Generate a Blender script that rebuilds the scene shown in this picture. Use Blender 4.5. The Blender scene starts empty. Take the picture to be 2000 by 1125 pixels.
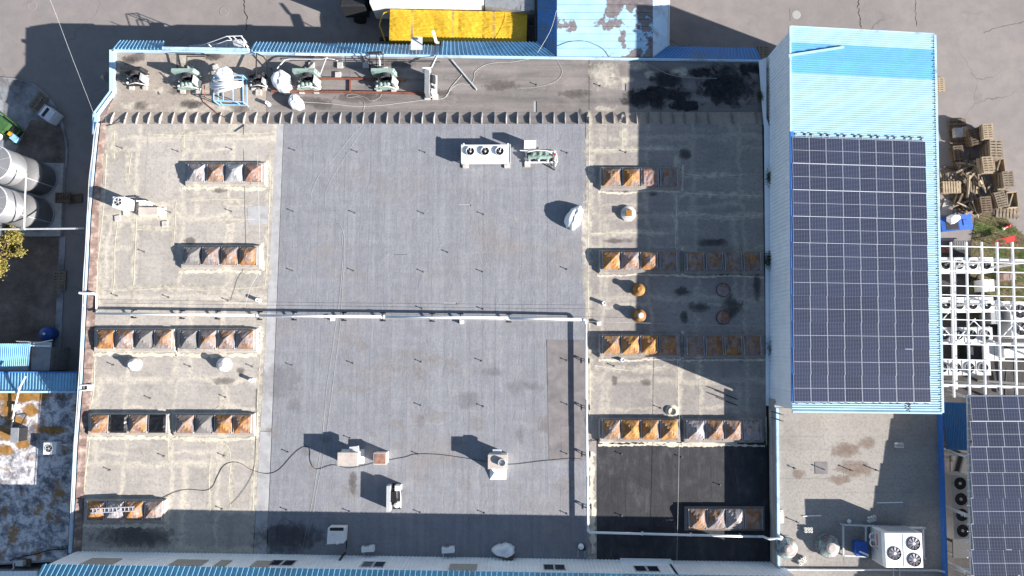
import bpy, math, random
from mathutils import Vector, Matrix
random.seed(7)
SC = bpy.context.scene
COL = SC.collection
# ------------------------------------------------------------------ camera
F, CH = 1333.0, 53.6            # focal length in photo pixels, height above ground
NX, NY = 1015.0, 680.0          # where straight-down falls in the photo
zc = -Vector(((NX-1000)/F, -(NY-562.5)/F, -1)).normalized()
xc = (Vector((1, 0, 0))-zc*zc.x).normalized()
yc = zc.cross(xc)
RM = Matrix((xc, yc, zc))
cam = bpy.data.cameras.new('camera'); cam.sensor_width = 36; cam.lens = F/2000*36
cam.clip_start = 0.5; cam.clip_end = 3000
camo = bpy.data.objects.new('camera', cam); COL.objects.link(camo)
camo.matrix_world = Matrix.Translation((0, 0, CH)) @ RM.to_4x4()
SC.camera = camo
# ------------------------------------------------------------------ sky, sun, exposure
TAN = 0.43
sdir = Vector((.927, -.375, TAN)).normalized()
world = bpy.data.worlds.new('World'); SC.world = world; world.use_nodes = True
wn = world.node_tree
sky = wn.nodes.new('ShaderNodeTexSky'); sky.sky_type = 'NISHITA'; sky.sun_disc = False
sky.sun_elevation = math.asin(sdir.z); sky.sun_rotation = math.atan2(sdir.x, sdir.y)
sky.air_density = 1.0; sky.dust_density = 0.6; sky.ozone_density = 1.2
wn.links.new(sky.outputs[0], wn.nodes['Background'].inputs[0])
wn.nodes['Background'].inputs[1].default_value = 0.06
sun = bpy.data.lights.new('sun', 'SUN'); sun.energy = 5.0; sun.angle = math.radians(.5); sun.color = (1, .955, .90)
suno = bpy.data.objects.new('sun', sun); COL.objects.link(suno); suno.location = sdir*200
suno.rotation_euler = (-sdir).to_track_quat('-Z', 'Y').to_euler()
SC.view_settings.view_transform = 'Standard'; SC.view_settings.look = 'None'
SC.view_settings.gamma = 1; SC.view_settings.use_curve_mapping = False
SC.view_settings.exposure = 1.46
SC.cycles.max_bounces = 5; SC.cycles.diffuse_bounces = 3

# ------------------------------------------------------------------ helpers
ZR, ZN, ZA, ZL = 4.6, 4.3, 5.8, 3.1      # main roof, north strip, annex roof, low roof on the left

def W(px, py, z=ZR):
    d = RM @ Vector(((px-1000)/F, -(py-562.5)/F, -1))
    t = (CH-z)/-d.z
    return Vector((d.x*t, d.y*t, z))
def mpp(z): return (CH-z)/F
def lerp(a, b, t): return a+(b-a)*t
def bil(P, u, v):               # P: corners tl,tr,br,bl
    return lerp(lerp(P[0], P[1], u), lerp(P[3], P[2], u), v)
BASE = {}
class MB:
    def __init__(s): s.v = []; s.f = []
    def add(s, vs, fs):
        n = len(s.v); s.v += [tuple(p) for p in vs]; s.f += [tuple(i+n for i in f) for f in fs]; return s
    def box(s, x, y, z, sx, sy, sz, rz=0, b=0):      # z is the bottom
        c, n = math.cos(rz), math.sin(rz); vs = []
        lv = [(z, 0), (z+sz, 0)] if not b else [(z, 0), (z+sz-b, 0), (z+sz, b)]
        for zz, k in lv:
            for dx, dy in ((-1, -1), (1, -1), (1, 1), (-1, 1)):
                a, e = dx*(sx/2-k), dy*(sy/2-k)
                vs.append((x+a*c-e*n, y+a*n+e*c, zz))
        fs = [(3, 2, 1, 0)]; m = len(lv)
        for l in range(m-1):
            for i in range(4):
                j = (i+1) % 4; fs.append((4*l+i, 4*l+j, 4*l+4+j, 4*l+4+i))
        fs.append(tuple(range(4*(m-1), 4*m)))
        return s.add(vs, fs)
    def prism(s, pts, z0, z1):
        n = len(pts); a = sum(pts[i][0]*pts[(i+1) % n][1]-pts[(i+1) % n][0]*pts[i][1] for i in range(n))
        if a < 0: pts = list(pts)[::-1]
        f0 = (lambda p: z0) if not callable(z0) else z0; f1 = (lambda p: z1) if not callable(z1) else z1
        vs = [(p[0], p[1], f0(p)) for p in pts]+[(p[0], p[1], f1(p)) for p in pts]
        fs = [tuple(range(n))[::-1], tuple(range(n, 2*n))]+[(i, (i+1) % n, n+(i+1) % n, n+i) for i in range(n)]
        return s.add(vs, fs)
    def hull(s, lo, hi):        # two matching 3d loops
        n = len(lo)
        fs = [tuple(range(n))[::-1], tuple(range(n, 2*n))]+[(i, (i+1) % n, n+(i+1) % n, n+i) for i in range(n)]
        return s.add(list(lo)+list(hi), fs)
    def cyl(s, p0, p1, r0, r1=None, n=10, cap=True):
        r1 = r0 if r1 is None else r1; p0, p1 = Vector(p0), Vector(p1); d = (p1-p0).normalized()
        a = d.orthogonal().normalized(); b = d.cross(a)
        vs = [p+(a*math.cos(2*math.pi*i/n)+b*math.sin(2*math.pi*i/n))*r for p, r in ((p0, r0), (p1, r1)) for i in range(n)]
        fs = [(i, (i+1) % n, n+(i+1) % n, n+i) for i in range(n)]
        if cap: fs += [tuple(range(n))[::-1], tuple(range(n, 2*n))]
        return s.add(vs, fs)
    def bar(s, p0, p1, w, h):
        p0, p1 = Vector(p0), Vector(p1); d = (p1-p0).normalized()
        a = d.cross(Vector((0, 0, 1)));  a = a.normalized() if a.length > 1e-4 else Vector((1, 0, 0))
        b = a.cross(d)
        lo = [p0+a*i*w/2+b*j*h/2 for i, j in ((-1, -1), (1, -1), (1, 1), (-1, 1))]
        return s.hull(lo, [q+(p1-p0) for q in lo])
    def tube(s, pts, r, n=6):
        pts = [Vector(p) for p in pts]; m = len(pts); vs = []
        for k, p in enumerate(pts):
            d = (pts[min(k+1, m-1)]-pts[max(k-1, 0)]); d = d.normalized() if d.length else Vector((1, 0, 0))
            a = d.cross(Vector((0, 0, 1))); a = a.normalized() if a.length > 1e-3 else Vector((1, 0, 0)); b = a.cross(d)
            vs += [p+(a*math.cos(2*math.pi*i/n)+b*math.sin(2*math.pi*i/n))*r for i in range(n)]
        fs = [(k*n+i, k*n+(i+1) % n, k*n+n+(i+1) % n, k*n+n+i) for k in range(m-1) for i in range(n)]
        fs += [tuple(range(n))[::-1], tuple(range((m-1)*n, m*n))]
        return s.add(vs, fs)
    def lathe(s, prof, c=(0, 0, 0), n=20, cap=True):
        vs = [(c[0]+r*math.cos(2*math.pi*i/n), c[1]+r*math.sin(2*math.pi*i/n), c[2]+z) for r, z in prof for i in range(n)]
        m = len(prof)
        fs = [(k*n+i, k*n+(i+1) % n, k*n+n+(i+1) % n, k*n+n+i) for k in range(m-1) for i in range(n)]
        if cap: fs += [tuple(range(n))[::-1], tuple(range((m-1)*n, m*n))]
        return s.add(vs, fs)
def smooth(pts, k=6):
    pts = [Vector(p) for p in pts]; out = []
    for i in range(len(pts)-1):
        p0, p1, p2, p3 = pts[max(i-1, 0)], pts[i], pts[i+1], pts[min(i+2, len(pts)-1)]
        for j in range(k):
            t = j/k
            out.append(.5*((2*p1)+(p2-p0)*t+(2*p0-5*p1+4*p2-p3)*t*t+(3*p1-p0-3*p2+p3)*t**3))
    return out+[pts[-1]]
def ob(name, mb, mat, parent=None, origin=None, label=None, cat=None, group=None, kind=None, local=False, shade=False):
    """one mesh object; vertices come in world space unless local"""
    if isinstance(mb, bpy.types.Mesh): me = mb
    else:
        off = Vector((0, 0, 0))
        if not local: off = BASE[parent.name] if parent else Vector(origin or (0, 0, 0))
        me = bpy.data.meshes.new(name); me.from_pydata([(x-off.x, y-off.y, z-off.z) for x, y, z in mb.v], [], mb.f)
        me.materials.append(mat); me.update()
        if shade:
            for p in me.polygons: p.use_smooth = True
    o = bpy.data.objects.new(name, me); COL.objects.link(o)
    if parent: o.parent = parent; BASE[o.name] = BASE[parent.name]
    else: o.location = origin or (0, 0, 0); BASE[o.name] = Vector(origin or (0, 0, 0))
    tag(o, label, cat, group, kind)
    return o
def tag(o, label=None, cat=None, group=None, kind=None):
    for k, v in (('label', label), ('category', cat), ('group', group), ('kind', kind)):
        if v: o[k] = v
    return o
def T(name, label, cat, loc, rz=0, group=None):
    o = bpy.data.objects.new(name, None); COL.objects.link(o); o.empty_display_size = .2
    o.location = loc; o.rotation_euler = (0, 0, rz); BASE[o.name] = Vector(loc)
    return tag(o, label, cat, group)
def dup(root, loc=None, rz=None, label=None, group=None, parent=None):
    r = root.copy(); COL.objects.link(r)
    if loc is not None: r.location = loc
    if rz is not None: r.rotation_euler = (0, 0, rz)
    tag(r, label, None, group)
    if parent: r.parent = parent
    for c in root.children:
        d = c.copy(); COL.objects.link(d); d.parent = r
        for e in c.children:
            g = e.copy(); COL.objects.link(g); g.parent = d
    return r
ORD = ['first', 'second', 'third', 'fourth', 'fifth', 'sixth', 'seventh', 'eighth', 'ninth', 'tenth', 'eleventh', 'twelfth', 'thirteenth', 'fourteenth']
# ------------------------------------------------------------------ materials
class G:
    def __init__(s, name, rough=.8, metal=0, spec=.3):
        s.m = bpy.data.materials.new(name); s.m.use_nodes = True; s.t = s.m.node_tree
        s.b = s.t.nodes['Principled BSDF']; s.b.inputs['Roughness'].default_value = rough
        s.b.inputs['Metallic'].default_value = metal; s.b.inputs['Specular IOR Level'].default_value = spec
        s.pos = s.t.nodes.new('ShaderNodeNewGeometry').outputs['Position']
        s.oi = s.t.nodes.new('ShaderNodeObjectInfo')
        s.rnd = s.oi.outputs['Random']
    def lk(s, a, b): s.t.links.new(a, b)
    def put(s, v, sock):
        if hasattr(v, 'is_linked') or hasattr(v, 'links'): s.lk(v, sock)
        else: sock.default_value = v if not isinstance(v, tuple) or len(v) != 3 or sock.type != 'RGBA' else (*v, 1)
    def map(s, vec=None, scale=(1, 1, 1), loc=(0, 0, 0), rot=(0, 0, 0)):
        n = s.t.nodes.new('ShaderNodeMapping'); s.lk(vec or s.pos, n.inputs[0])
        n.inputs[1].default_value = loc; n.inputs[2].default_value = rot; n.inputs[3].default_value = scale
        return n.outputs[0]
    def objc(s):
        tc = s.t.nodes.new('ShaderNodeTexCoord').outputs['Object']
        sc = s.t.nodes.new('ShaderNodeVectorMath'); sc.operation = 'MULTIPLY_ADD'
        cb = s.t.nodes.new('ShaderNodeCombineXYZ'); 
        for i in range(3): s.lk(s.rnd, cb.inputs[i])
        s.lk(cb.outputs[0], sc.inputs[0]); sc.inputs[1].default_value = (91, 57, 33); s.lk(tc, sc.inputs[2])
        return sc.outputs[0]
    def noise(s, scale, detail=4, rough=.55, vec=None, dist=0):
        n = s.t.nodes.new('ShaderNodeTexNoise'); s.lk(vec or s.pos, n.inputs['Vector'])
        n.inputs['Scale'].default_value = scale; n.inputs['Detail'].default_value = detail
        n.inputs['Roughness'].default_value = rough; n.inputs['Distortion'].default_value = dist
        return n.outputs['Fac']
    def ramp(s, fac, st):
        n = s.t.nodes.new('ShaderNodeValToRGB'); s.lk(fac, n.inputs[0]); e = n.color_ramp.elements
        while len(e) < len(st): e.new(.5)
        for i, (p, c) in enumerate(st):
            e[i].position = p; e[i].color = (*c, 1) if isinstance(c, tuple) else (c, c, c, 1)
        return n.outputs[0]
    def mix(s, fac, a, b, mode='MIX'):
        n = s.t.nodes.new('ShaderNodeMix'); n.data_type = 'RGBA'; n.blend_type = mode
        s.put(fac, n.inputs[0]); s.put(a, n.inputs[6]); s.put(b, n.inputs[7]); return n.outputs[2]
    def math(s, op, a, b=0.0, clamp=False):
        n = s.t.nodes.new('ShaderNodeMath'); n.operation = op; n.use_clamp = clamp
        s.put(a, n.inputs[0]); s.put(b, n.inputs[1]); return n.outputs[0]
    def brick(s, vec, w, h, mortar, off=.5):
        n = s.t.nodes.new('ShaderNodeTexBrick'); s.lk(vec, n.inputs['Vector']); n.offset = off
        n.inputs['Scale'].default_value = 1; n.inputs['Brick Width'].default_value = w
        n.inputs['Row Height'].default_value = h; n.inputs['Mortar Size'].default_value = mortar
        n.inputs['Mortar Smooth'].default_value = .3
        return n.outputs['Fac']
    def warp(s, amt, scale=1.5, vec=None):
        n = s.t.nodes.new('ShaderNodeTexNoise'); s.lk(vec or s.pos, n.inputs['Vector']); n.inputs['Scale'].default_value = scale
        n.inputs['Detail'].default_value = 3
        a = s.t.nodes.new('ShaderNodeVectorMath'); a.operation = 'MULTIPLY_ADD'
        s.lk(n.outputs['Color'], a.inputs[0]); a.inputs[1].default_value = (amt, amt, 0); s.lk(vec or s.pos, a.inputs[2])
        return a.outputs[0]
    def tint(s, col, amt):          # brightness differs a little from piece to piece
        m = s.t.nodes.new('ShaderNodeMapRange'); s.lk(s.rnd, m.inputs[0]); m.inputs[3].default_value = 1-amt; m.inputs[4].default_value = 1+amt
        return s.mix(1.0, col, m.outputs[0], 'MULTIPLY')
    def bump(s, h, strength=.3, dist=.02):
        n = s.t.nodes.new('ShaderNodeBump'); n.inputs['Strength'].default_value = strength; n.inputs['Distance'].default_value = dist
        s.lk(h, n.inputs['Height']); s.lk(n.outputs[0], s.b.inputs['Normal'])
    def out(s, col):
        s.put(col, s.b.inputs['Base Color']); return s.m
def simple(name, c, rough=.6, metal=0, var=.12, scale=3, dirt=None, dirtamt=.35, tint=.05, obj=True, spec=.3):
    g = G(name, rough, metal, spec); v = g.objc() if obj else g.pos
    n = g.noise(scale, 5, .6, v); lo = tuple(x*(1-var) for x in c); hi = tuple(min(1, x*(1+var)) for x in c)
    col = g.ramp(n, [(.3, lo), (.7, hi)])
    if dirt:
        d = g.noise(scale*.7, 6, .65, g.map(v, loc=(7, 3, 1))); f = g.ramp(d, [(1-dirtamt-.18, 0.), (1-dirtamt+.06, 1.)])
        col = g.mix(f, col, dirt)
    return g.out(g.tint(col, tint))
def corrmat(name, c, rough=.45, dirt=(.2, .2, .2), amt=.3, tint=.06):
    return simple(name, c, rough, 0, .06, 1.2, dirt, amt, tint, False)
def m_asphalt():
    g = G('asphalt', .9)
    a = g.noise(.09, 5, .6); b = g.noise(.9, 6, .65); c = g.noise(14, 3, .6)
    col = g.ramp(a, [(.3, (.185, .165, .158)), (.5, (.225, .2, .19)), (.72, (.275, .24, .222))])
    col = g.mix(g.ramp(b, [(.35, .55), (.6, 0.)]), col, (.165, .15, .148))
    col = g.mix(g.ramp(c, [(.45, 0.), (.8, .35)]), col, (.34, .31, .29))
    v = g.t.nodes.new('ShaderNodeTexVoronoi'); v.feature = 'DISTANCE_TO_EDGE'; g.lk(g.warp(1.6, .6), v.inputs['Vector']); v.inputs['Scale'].default_value = .11
    cr = g.math('MULTIPLY', g.ramp(v.outputs[0], [(.0, 1.), (.003, 0.)]), g.ramp(g.noise(.13, 3), [(.5, 0.), (.6, .6)]))
    col = g.mix(cr, col, (.05, .045, .045))
    w = g.noise(.35, 6, .7, g.map(loc=(30, 9, 0))); col = g.mix(g.ramp(w, [(.6, 0.), (.72, .5)]), col, (.12, .11, .11))
    g.bump(c, .25, .01); return g.out(col)
def m_membrane():                   # grey rolled membrane, rolls run up the picture
    g = G('grey_membrane', .75)
    s1 = g.noise(1, 4, .6, g.map(scale=(3.2, .10, 1))); s2 = g.noise(1, 4, .6, g.map(scale=(.12, 2.2, 1)))
    n = g.noise(.22, 5, .6); fn = g.noise(9, 5, .7)
    col = g.ramp(s1, [(.26, (.186, .19, .213)), (.5, (.218, .222, .246)), (.76, (.27, .274, .30))])
    col = g.mix(g.ramp(s2, [(.38, .30), (.62, 0.)]), col, (.185, .185, .2))
    col = g.mix(g.ramp(s2, [(.58, 0.), (.8, .4)]), col, (.29, .285, .295))
    col = g.mix(g.ramp(n, [(.53, 0.), (.70, .6)]), col, (.225, .195, .18))
    mo = g.noise(1.1, 6, .7, g.map(loc=(21, 3, 0)), .5); col = g.mix(g.ramp(mo, [(.34, .5), (.5, 0.)]), col, (.175, .172, .182)); col = g.mix(g.ramp(mo, [(.5, 0.), (.7, .5)]), col, (.275, .268, .268))
    p = g.noise(.6, 4, .6, g.map(loc=(4, 8, 0))); col = g.mix(g.ramp(p, [(.63, 0.), (.76, .35)]), col, (.33, .29, .25))
    lines = g.brick(g.map(rot=(0, 0, math.pi/2)), 7.3, .895, .008, .37)
    col = g.mix(g.math('MULTIPLY', lines, g.ramp(g.noise(.4, 3), [(.42, .1), (.62, .95)])), col, (.085, .085, .095))
    col = g.mix(g.ramp(fn, [(.34, .5), (.52, 0.)]), col, (.145, .145, .155)); col = g.mix(g.ramp(fn, [(.55, 0.), (.75, .4)]), col, (.31, .305, .30))
    wr = g.noise(1, 5, .65, g.map(scale=(2.4, .9, 1), rot=(0, 0, .3)), 1.2)
    g.bump(wr, .45, .05); return g.out(g.tint(col, .03))
def m_felt():                       # brown-grey felt of the north strip, rolls run across the picture
    g = G('brown_felt', .8)
    s = g.noise(1, 5, .62, g.map(scale=(.14, 1.6, 1))); n = g.noise(.35, 6, .65); fn = g.noise(7, 5, .7)
    col = g.ramp(s, [(.3, (.135, .122, .118)), (.5, (.19, .17, .16)), (.75, (.27, .24, .225))])
    col = g.mix(g.ramp(n, [(.5, 0.), (.68, .65)]), col, (.30, .255, .225))
    col = g.mix(g.ramp(n, [(.3, .6), (.43, 0.)]), col, (.085, .075, .075))
    col = g.mix(g.ramp(fn, [(.3, .3), (.6, 0.)]), col, (.1, .09, .088))
    g.bump(fn, .3, .02); return g.out(g.tint(col, .08))
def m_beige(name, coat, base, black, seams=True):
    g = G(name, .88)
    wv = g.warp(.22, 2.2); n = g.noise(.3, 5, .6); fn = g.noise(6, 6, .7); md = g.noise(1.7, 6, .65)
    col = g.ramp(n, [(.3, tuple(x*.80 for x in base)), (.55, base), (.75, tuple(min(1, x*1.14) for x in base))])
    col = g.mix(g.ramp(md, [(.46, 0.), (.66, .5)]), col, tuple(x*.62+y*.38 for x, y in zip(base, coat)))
    if seams:
        wv = g.warp(1.1, .55); wv = g.warp(.25, 3.0, wv)
        def soft(vec, w, h, m, off):
            n = g.t.nodes.new('ShaderNodeTexBrick'); g.lk(vec, n.inputs['Vector']); n.offset = off
            for k, x in (('Scale', 1), ('Brick Width', w), ('Row Height', h), ('Mortar Size', m), ('Mortar Smooth', 1)): n.inputs[k].default_value = x
            return n.outputs['Fac']
        b1 = soft(g.map(wv, rot=(0, 0, math.pi/2), loc=(.6, .2, 0)), 7.3, 3.4, .34, .43); b2 = soft(g.map(wv, loc=(2.1, 1.6, 0)), 9.1, 5.9, .5, .3)
        e = g.noise(2.6, 7, .75, g.map(loc=(3, 5, 0))); big = g.noise(.33, 4, .6, g.map(loc=(13, 1, 0)))
        f = g.math('ADD', g.math('MULTIPLY', g.math('MAXIMUM', b1, b2), .42), g.math('ADD', g.math('MULTIPLY', e, .55), g.math('MULTIPLY', big, .45)))
        col = g.mix(g.ramp(f, [(.62, 0.), (.78, .35), (1.0, .9)]), col, coat)
        t2 = g.noise(1, 4, .6, g.map(scale=(.25, 3.2, 1), loc=(4, 0, 0))); col = g.mix(g.ramp(t2, [(.36, .22), (.5, 0.)]), col, tuple(x*.66 for x in base))
    st = g.noise(.8, 6, .7, g.map(loc=(11, 2, 0)), .4)
    col = g.mix(g.ramp(st, [(.62, 0.), (.72, .55)]), col, tuple(x*.45 for x in base))
    sp = g.noise(4.5, 3, .8, g.map(loc=(1, 17, 0)))
    col = g.mix(g.ramp(sp, [(.63, 0.), (.73, .65)]), col, (.09, .08, .075))
    if black: 
        bl = g.noise(.42, 5, .62, g.map(loc=(2, 7, 0))); col = g.mix(g.ramp(bl, [(.62-black, 0.), (.70-black, .93)]), col, (.022, .021, .024))
    col = g.mix(g.ramp(fn, [(.32, .6), (.54, 0.)]), col, tuple(x*.55 for x in base))
    g.bump(fn, .35, .03); return g.out(g.tint(col, .04))
def m_bitumen():
    g = G('new_black_bitumen', .6)
    s = g.noise(1, 6, .7, g.map(scale=(2.2, .6, 1)), .6); n = g.noise(2.2, 6, .7); fn = g.noise(9, 4, .7)
    col = g.ramp(s, [(.3, (.02, .02, .024)), (.55, (.038, .037, .041)), (.78, (.085, .082, .084))])
    col = g.mix(g.ramp(n, [(.35, .6), (.5, 0.)]), col, (.025, .025, .03))
    l = g.brick(g.map(rot=(0, 0, math.pi/2)), 3.1, .9, .012, .4); col = g.mix(g.math('MULTIPLY', l, .2), col, (.11, .105, .1))
    mo = g.noise(.5, 7, .72, None, .6); col = g.mix(g.ramp(mo, [(.4, .7), (.52, 0.)]), col, (.018, .018, .022)); col = g.mix(g.ramp(mo, [(.55, 0.), (.72, .45)]), col, (.095, .09, .09))
    g.bump(fn, .5, .03); return g.out(g.tint(col, .03))
def m_rust(name, paint, rust, amt, brown=(.10, .045, .035), gv=.6):
    g = G(name, .75); v = g.objc()
    n = g.noise(1.6, 6, .68, v, .3); k = g.noise(3.3, 6, .7, g.map(v, loc=(5, 1, 2)))
    col = g.mix(g.ramp(k, [(.45, 0.), (.7, .8)]), paint, tuple(x*.6 for x in paint))
    col = g.mix(g.ramp(k, [(.38, .75), (.48, 0.)]), col, brown)
    n2 = g.math('ADD', n, g.math('MULTIPLY', g.math('SUBTRACT', g.rnd, .5), .20)); pv = g.math('FRACT', g.math('MULTIPLY', g.rnd, 7.31))
    col = g.mix(g.math('MULTIPLY', pv, gv), col, (.30, .285, .30))
    col = g.mix(g.ramp(n2, [(1-amt-.12, 0.), (1-amt+.06, .92)]), col, g.mix(g.ramp(g.noise(2.4, 4, .6, g.map(v, loc=(8, 8, 8))), [(.4, 0.), (.6, 1.)]), rust, tuple(x*.62 for x in (rust[0], rust[1]*.85, rust[2]*1.2))))
    gr = g.noise(1, 5, .7, g.map(v, scale=(5, 1.3, 1), loc=(2, 0, 0))); col = g.mix(g.ramp(gr, [(.36, .6), (.5, 0.)]), col, (.07, .055, .05))
    col = g.mix(g.ramp(g.noise(8, 5, .7, v), [(.3, .5), (.5, 0.)]), col, tuple(x*.5 for x in rust))
    g.bump(k, .4, .03); return g.out(g.tint(col, .08))
def m_peel():                       # peeling white paint with orange lichen, low roof on the left
    g = G('peeling_white_roof', .85)
    n = g.noise(1.5, 7, .75, None, .3); o = g.noise(.8, 6, .7, g.map(loc=(9, 4, 0)))
    col = g.ramp(n, [(.36, (.10, .095, .11)), (.47, (.30, .29, .31)), (.56, (.62, .60, .60))])
    col = g.mix(g.ramp(o, [(.56, 0.), (.64, .9)]), col, (.30, .16, .05))
    col = g.mix(g.ramp(g.noise(.3, 6, .7, g.map(loc=(1, 14, 0))), [(.58, 0.), (.66, .8)]), col, (.07, .07, .09))
    return g.out(col)
def m_bluepaint():                  # worn light blue paint on the dock roof
    g = G('worn_blue_paint', .5)
    n = g.noise(.33, 5, .6, g.map(loc=(6.3, 1.0, 0), scale=(1, 1, 1))); e = g.noise(2.5, 6, .65)
    f = g.math('ADD', n, g.math('MULTIPLY', e, .22))
    col = g.ramp(g.noise(.9, 4), [(.3, (.31, .50, .66)), (.7, (.40, .60, .76))])
    col = g.mix(g.ramp(f, [(.63, 0.), (.655, 1.)]), col, g.ramp(e, [(.3, (.12, .10, .10)), (.7, (.24, .215, .215))]))
    return g.out(g.tint(col, .05))
def m_solar():
    g = G('solar_cells', .22, 0, .6)
    uv = g.t.nodes.new('ShaderNodeTexCoord').outputs['Object']
    a = g.brick(g.map(uv, loc=(.0, .0, 0)), .0925*2, .0856, .009, 0)
    b = g.brick(g.map(uv, loc=(.0, .0, 0)), .5*2, .86, .02, 0)
    cell = g.mix(g.noise(.3, 2), (.013, .016, .036), (.018, .022, .046))
    cell = g.tint(cell, .22)
    col = g.mix(g.math('MULTIPLY', a, .5), cell, (.20, .22, .29))
    return g.out(col)
def m_grass():
    g = G('grass_blades', .8); n = g.noise(.9, 5, .6)
    return g.out(g.ramp(n, [(.35, (.20, .155, .09)), (.5, (.16, .14, .065)), (.6, (.09, .13, .03)), (.75, (.06, .12, .02))]))
def m_dirt():
    g = G('dirt', .95); n = g.noise(.5, 6, .7); f = g.noise(5, 5, .7)
    col = g.ramp(n, [(.3, (.075, .055, .045)), (.5, (.15, .115, .095)), (.7, (.25, .205, .18))])
    col = g.mix(g.ramp(f, [(.5, 0.), (.75, .6)]), col, (.2, .17, .15)); g.bump(f, .6, .05); return g.out(col)
def m_tarp():
    g = G('yellow_tarpaulin', .45); n = g.noise(1.0, 5, .6, g.map(scale=(1, .5, 1)), .5)
    w = g.noise(1, 4, .6, g.map(scale=(1.1, 4, 1), rot=(0, 0, .5)), .6)
    col = g.ramp(n, [(.3, (.50, .30, .02)), (.6, (.64, .40, .03)), (.8, (.70, .50, .08))])
    sb = g.t.nodes.new('ShaderNodeTexCoord').outputs['Object']
    st = g.brick(g.map(sb, loc=(3.3, 10, 0)), 3.15, 40, .11, 0)
    col = g.mix(g.math('MULTIPLY', st, g.ramp(g.noise(1.2, 5, .7), [(.4, .15), (.6, .75)])), col, (.20, .15, .14))
    g.bump(w, .8, .12); return g.out(col)
def m_timber(name, a, b):
    g = G(name, .85); v = g.objc(); n = g.noise(1, 5, .6, g.map(v, scale=(6, 1.2, 3)))
    return g.out(g.tint(g.ramp(n, [(.3, a), (.7, b)]), .25))
def m_leaf():
    g = G('autumn_leaf', .6); n = g.noise(1.3, 3); 
    return g.out(g.ramp(n, [(.3, (.10, .095, .02)), (.5, (.24, .19, .045)), (.7, (.13, .14, .04))]))
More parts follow.
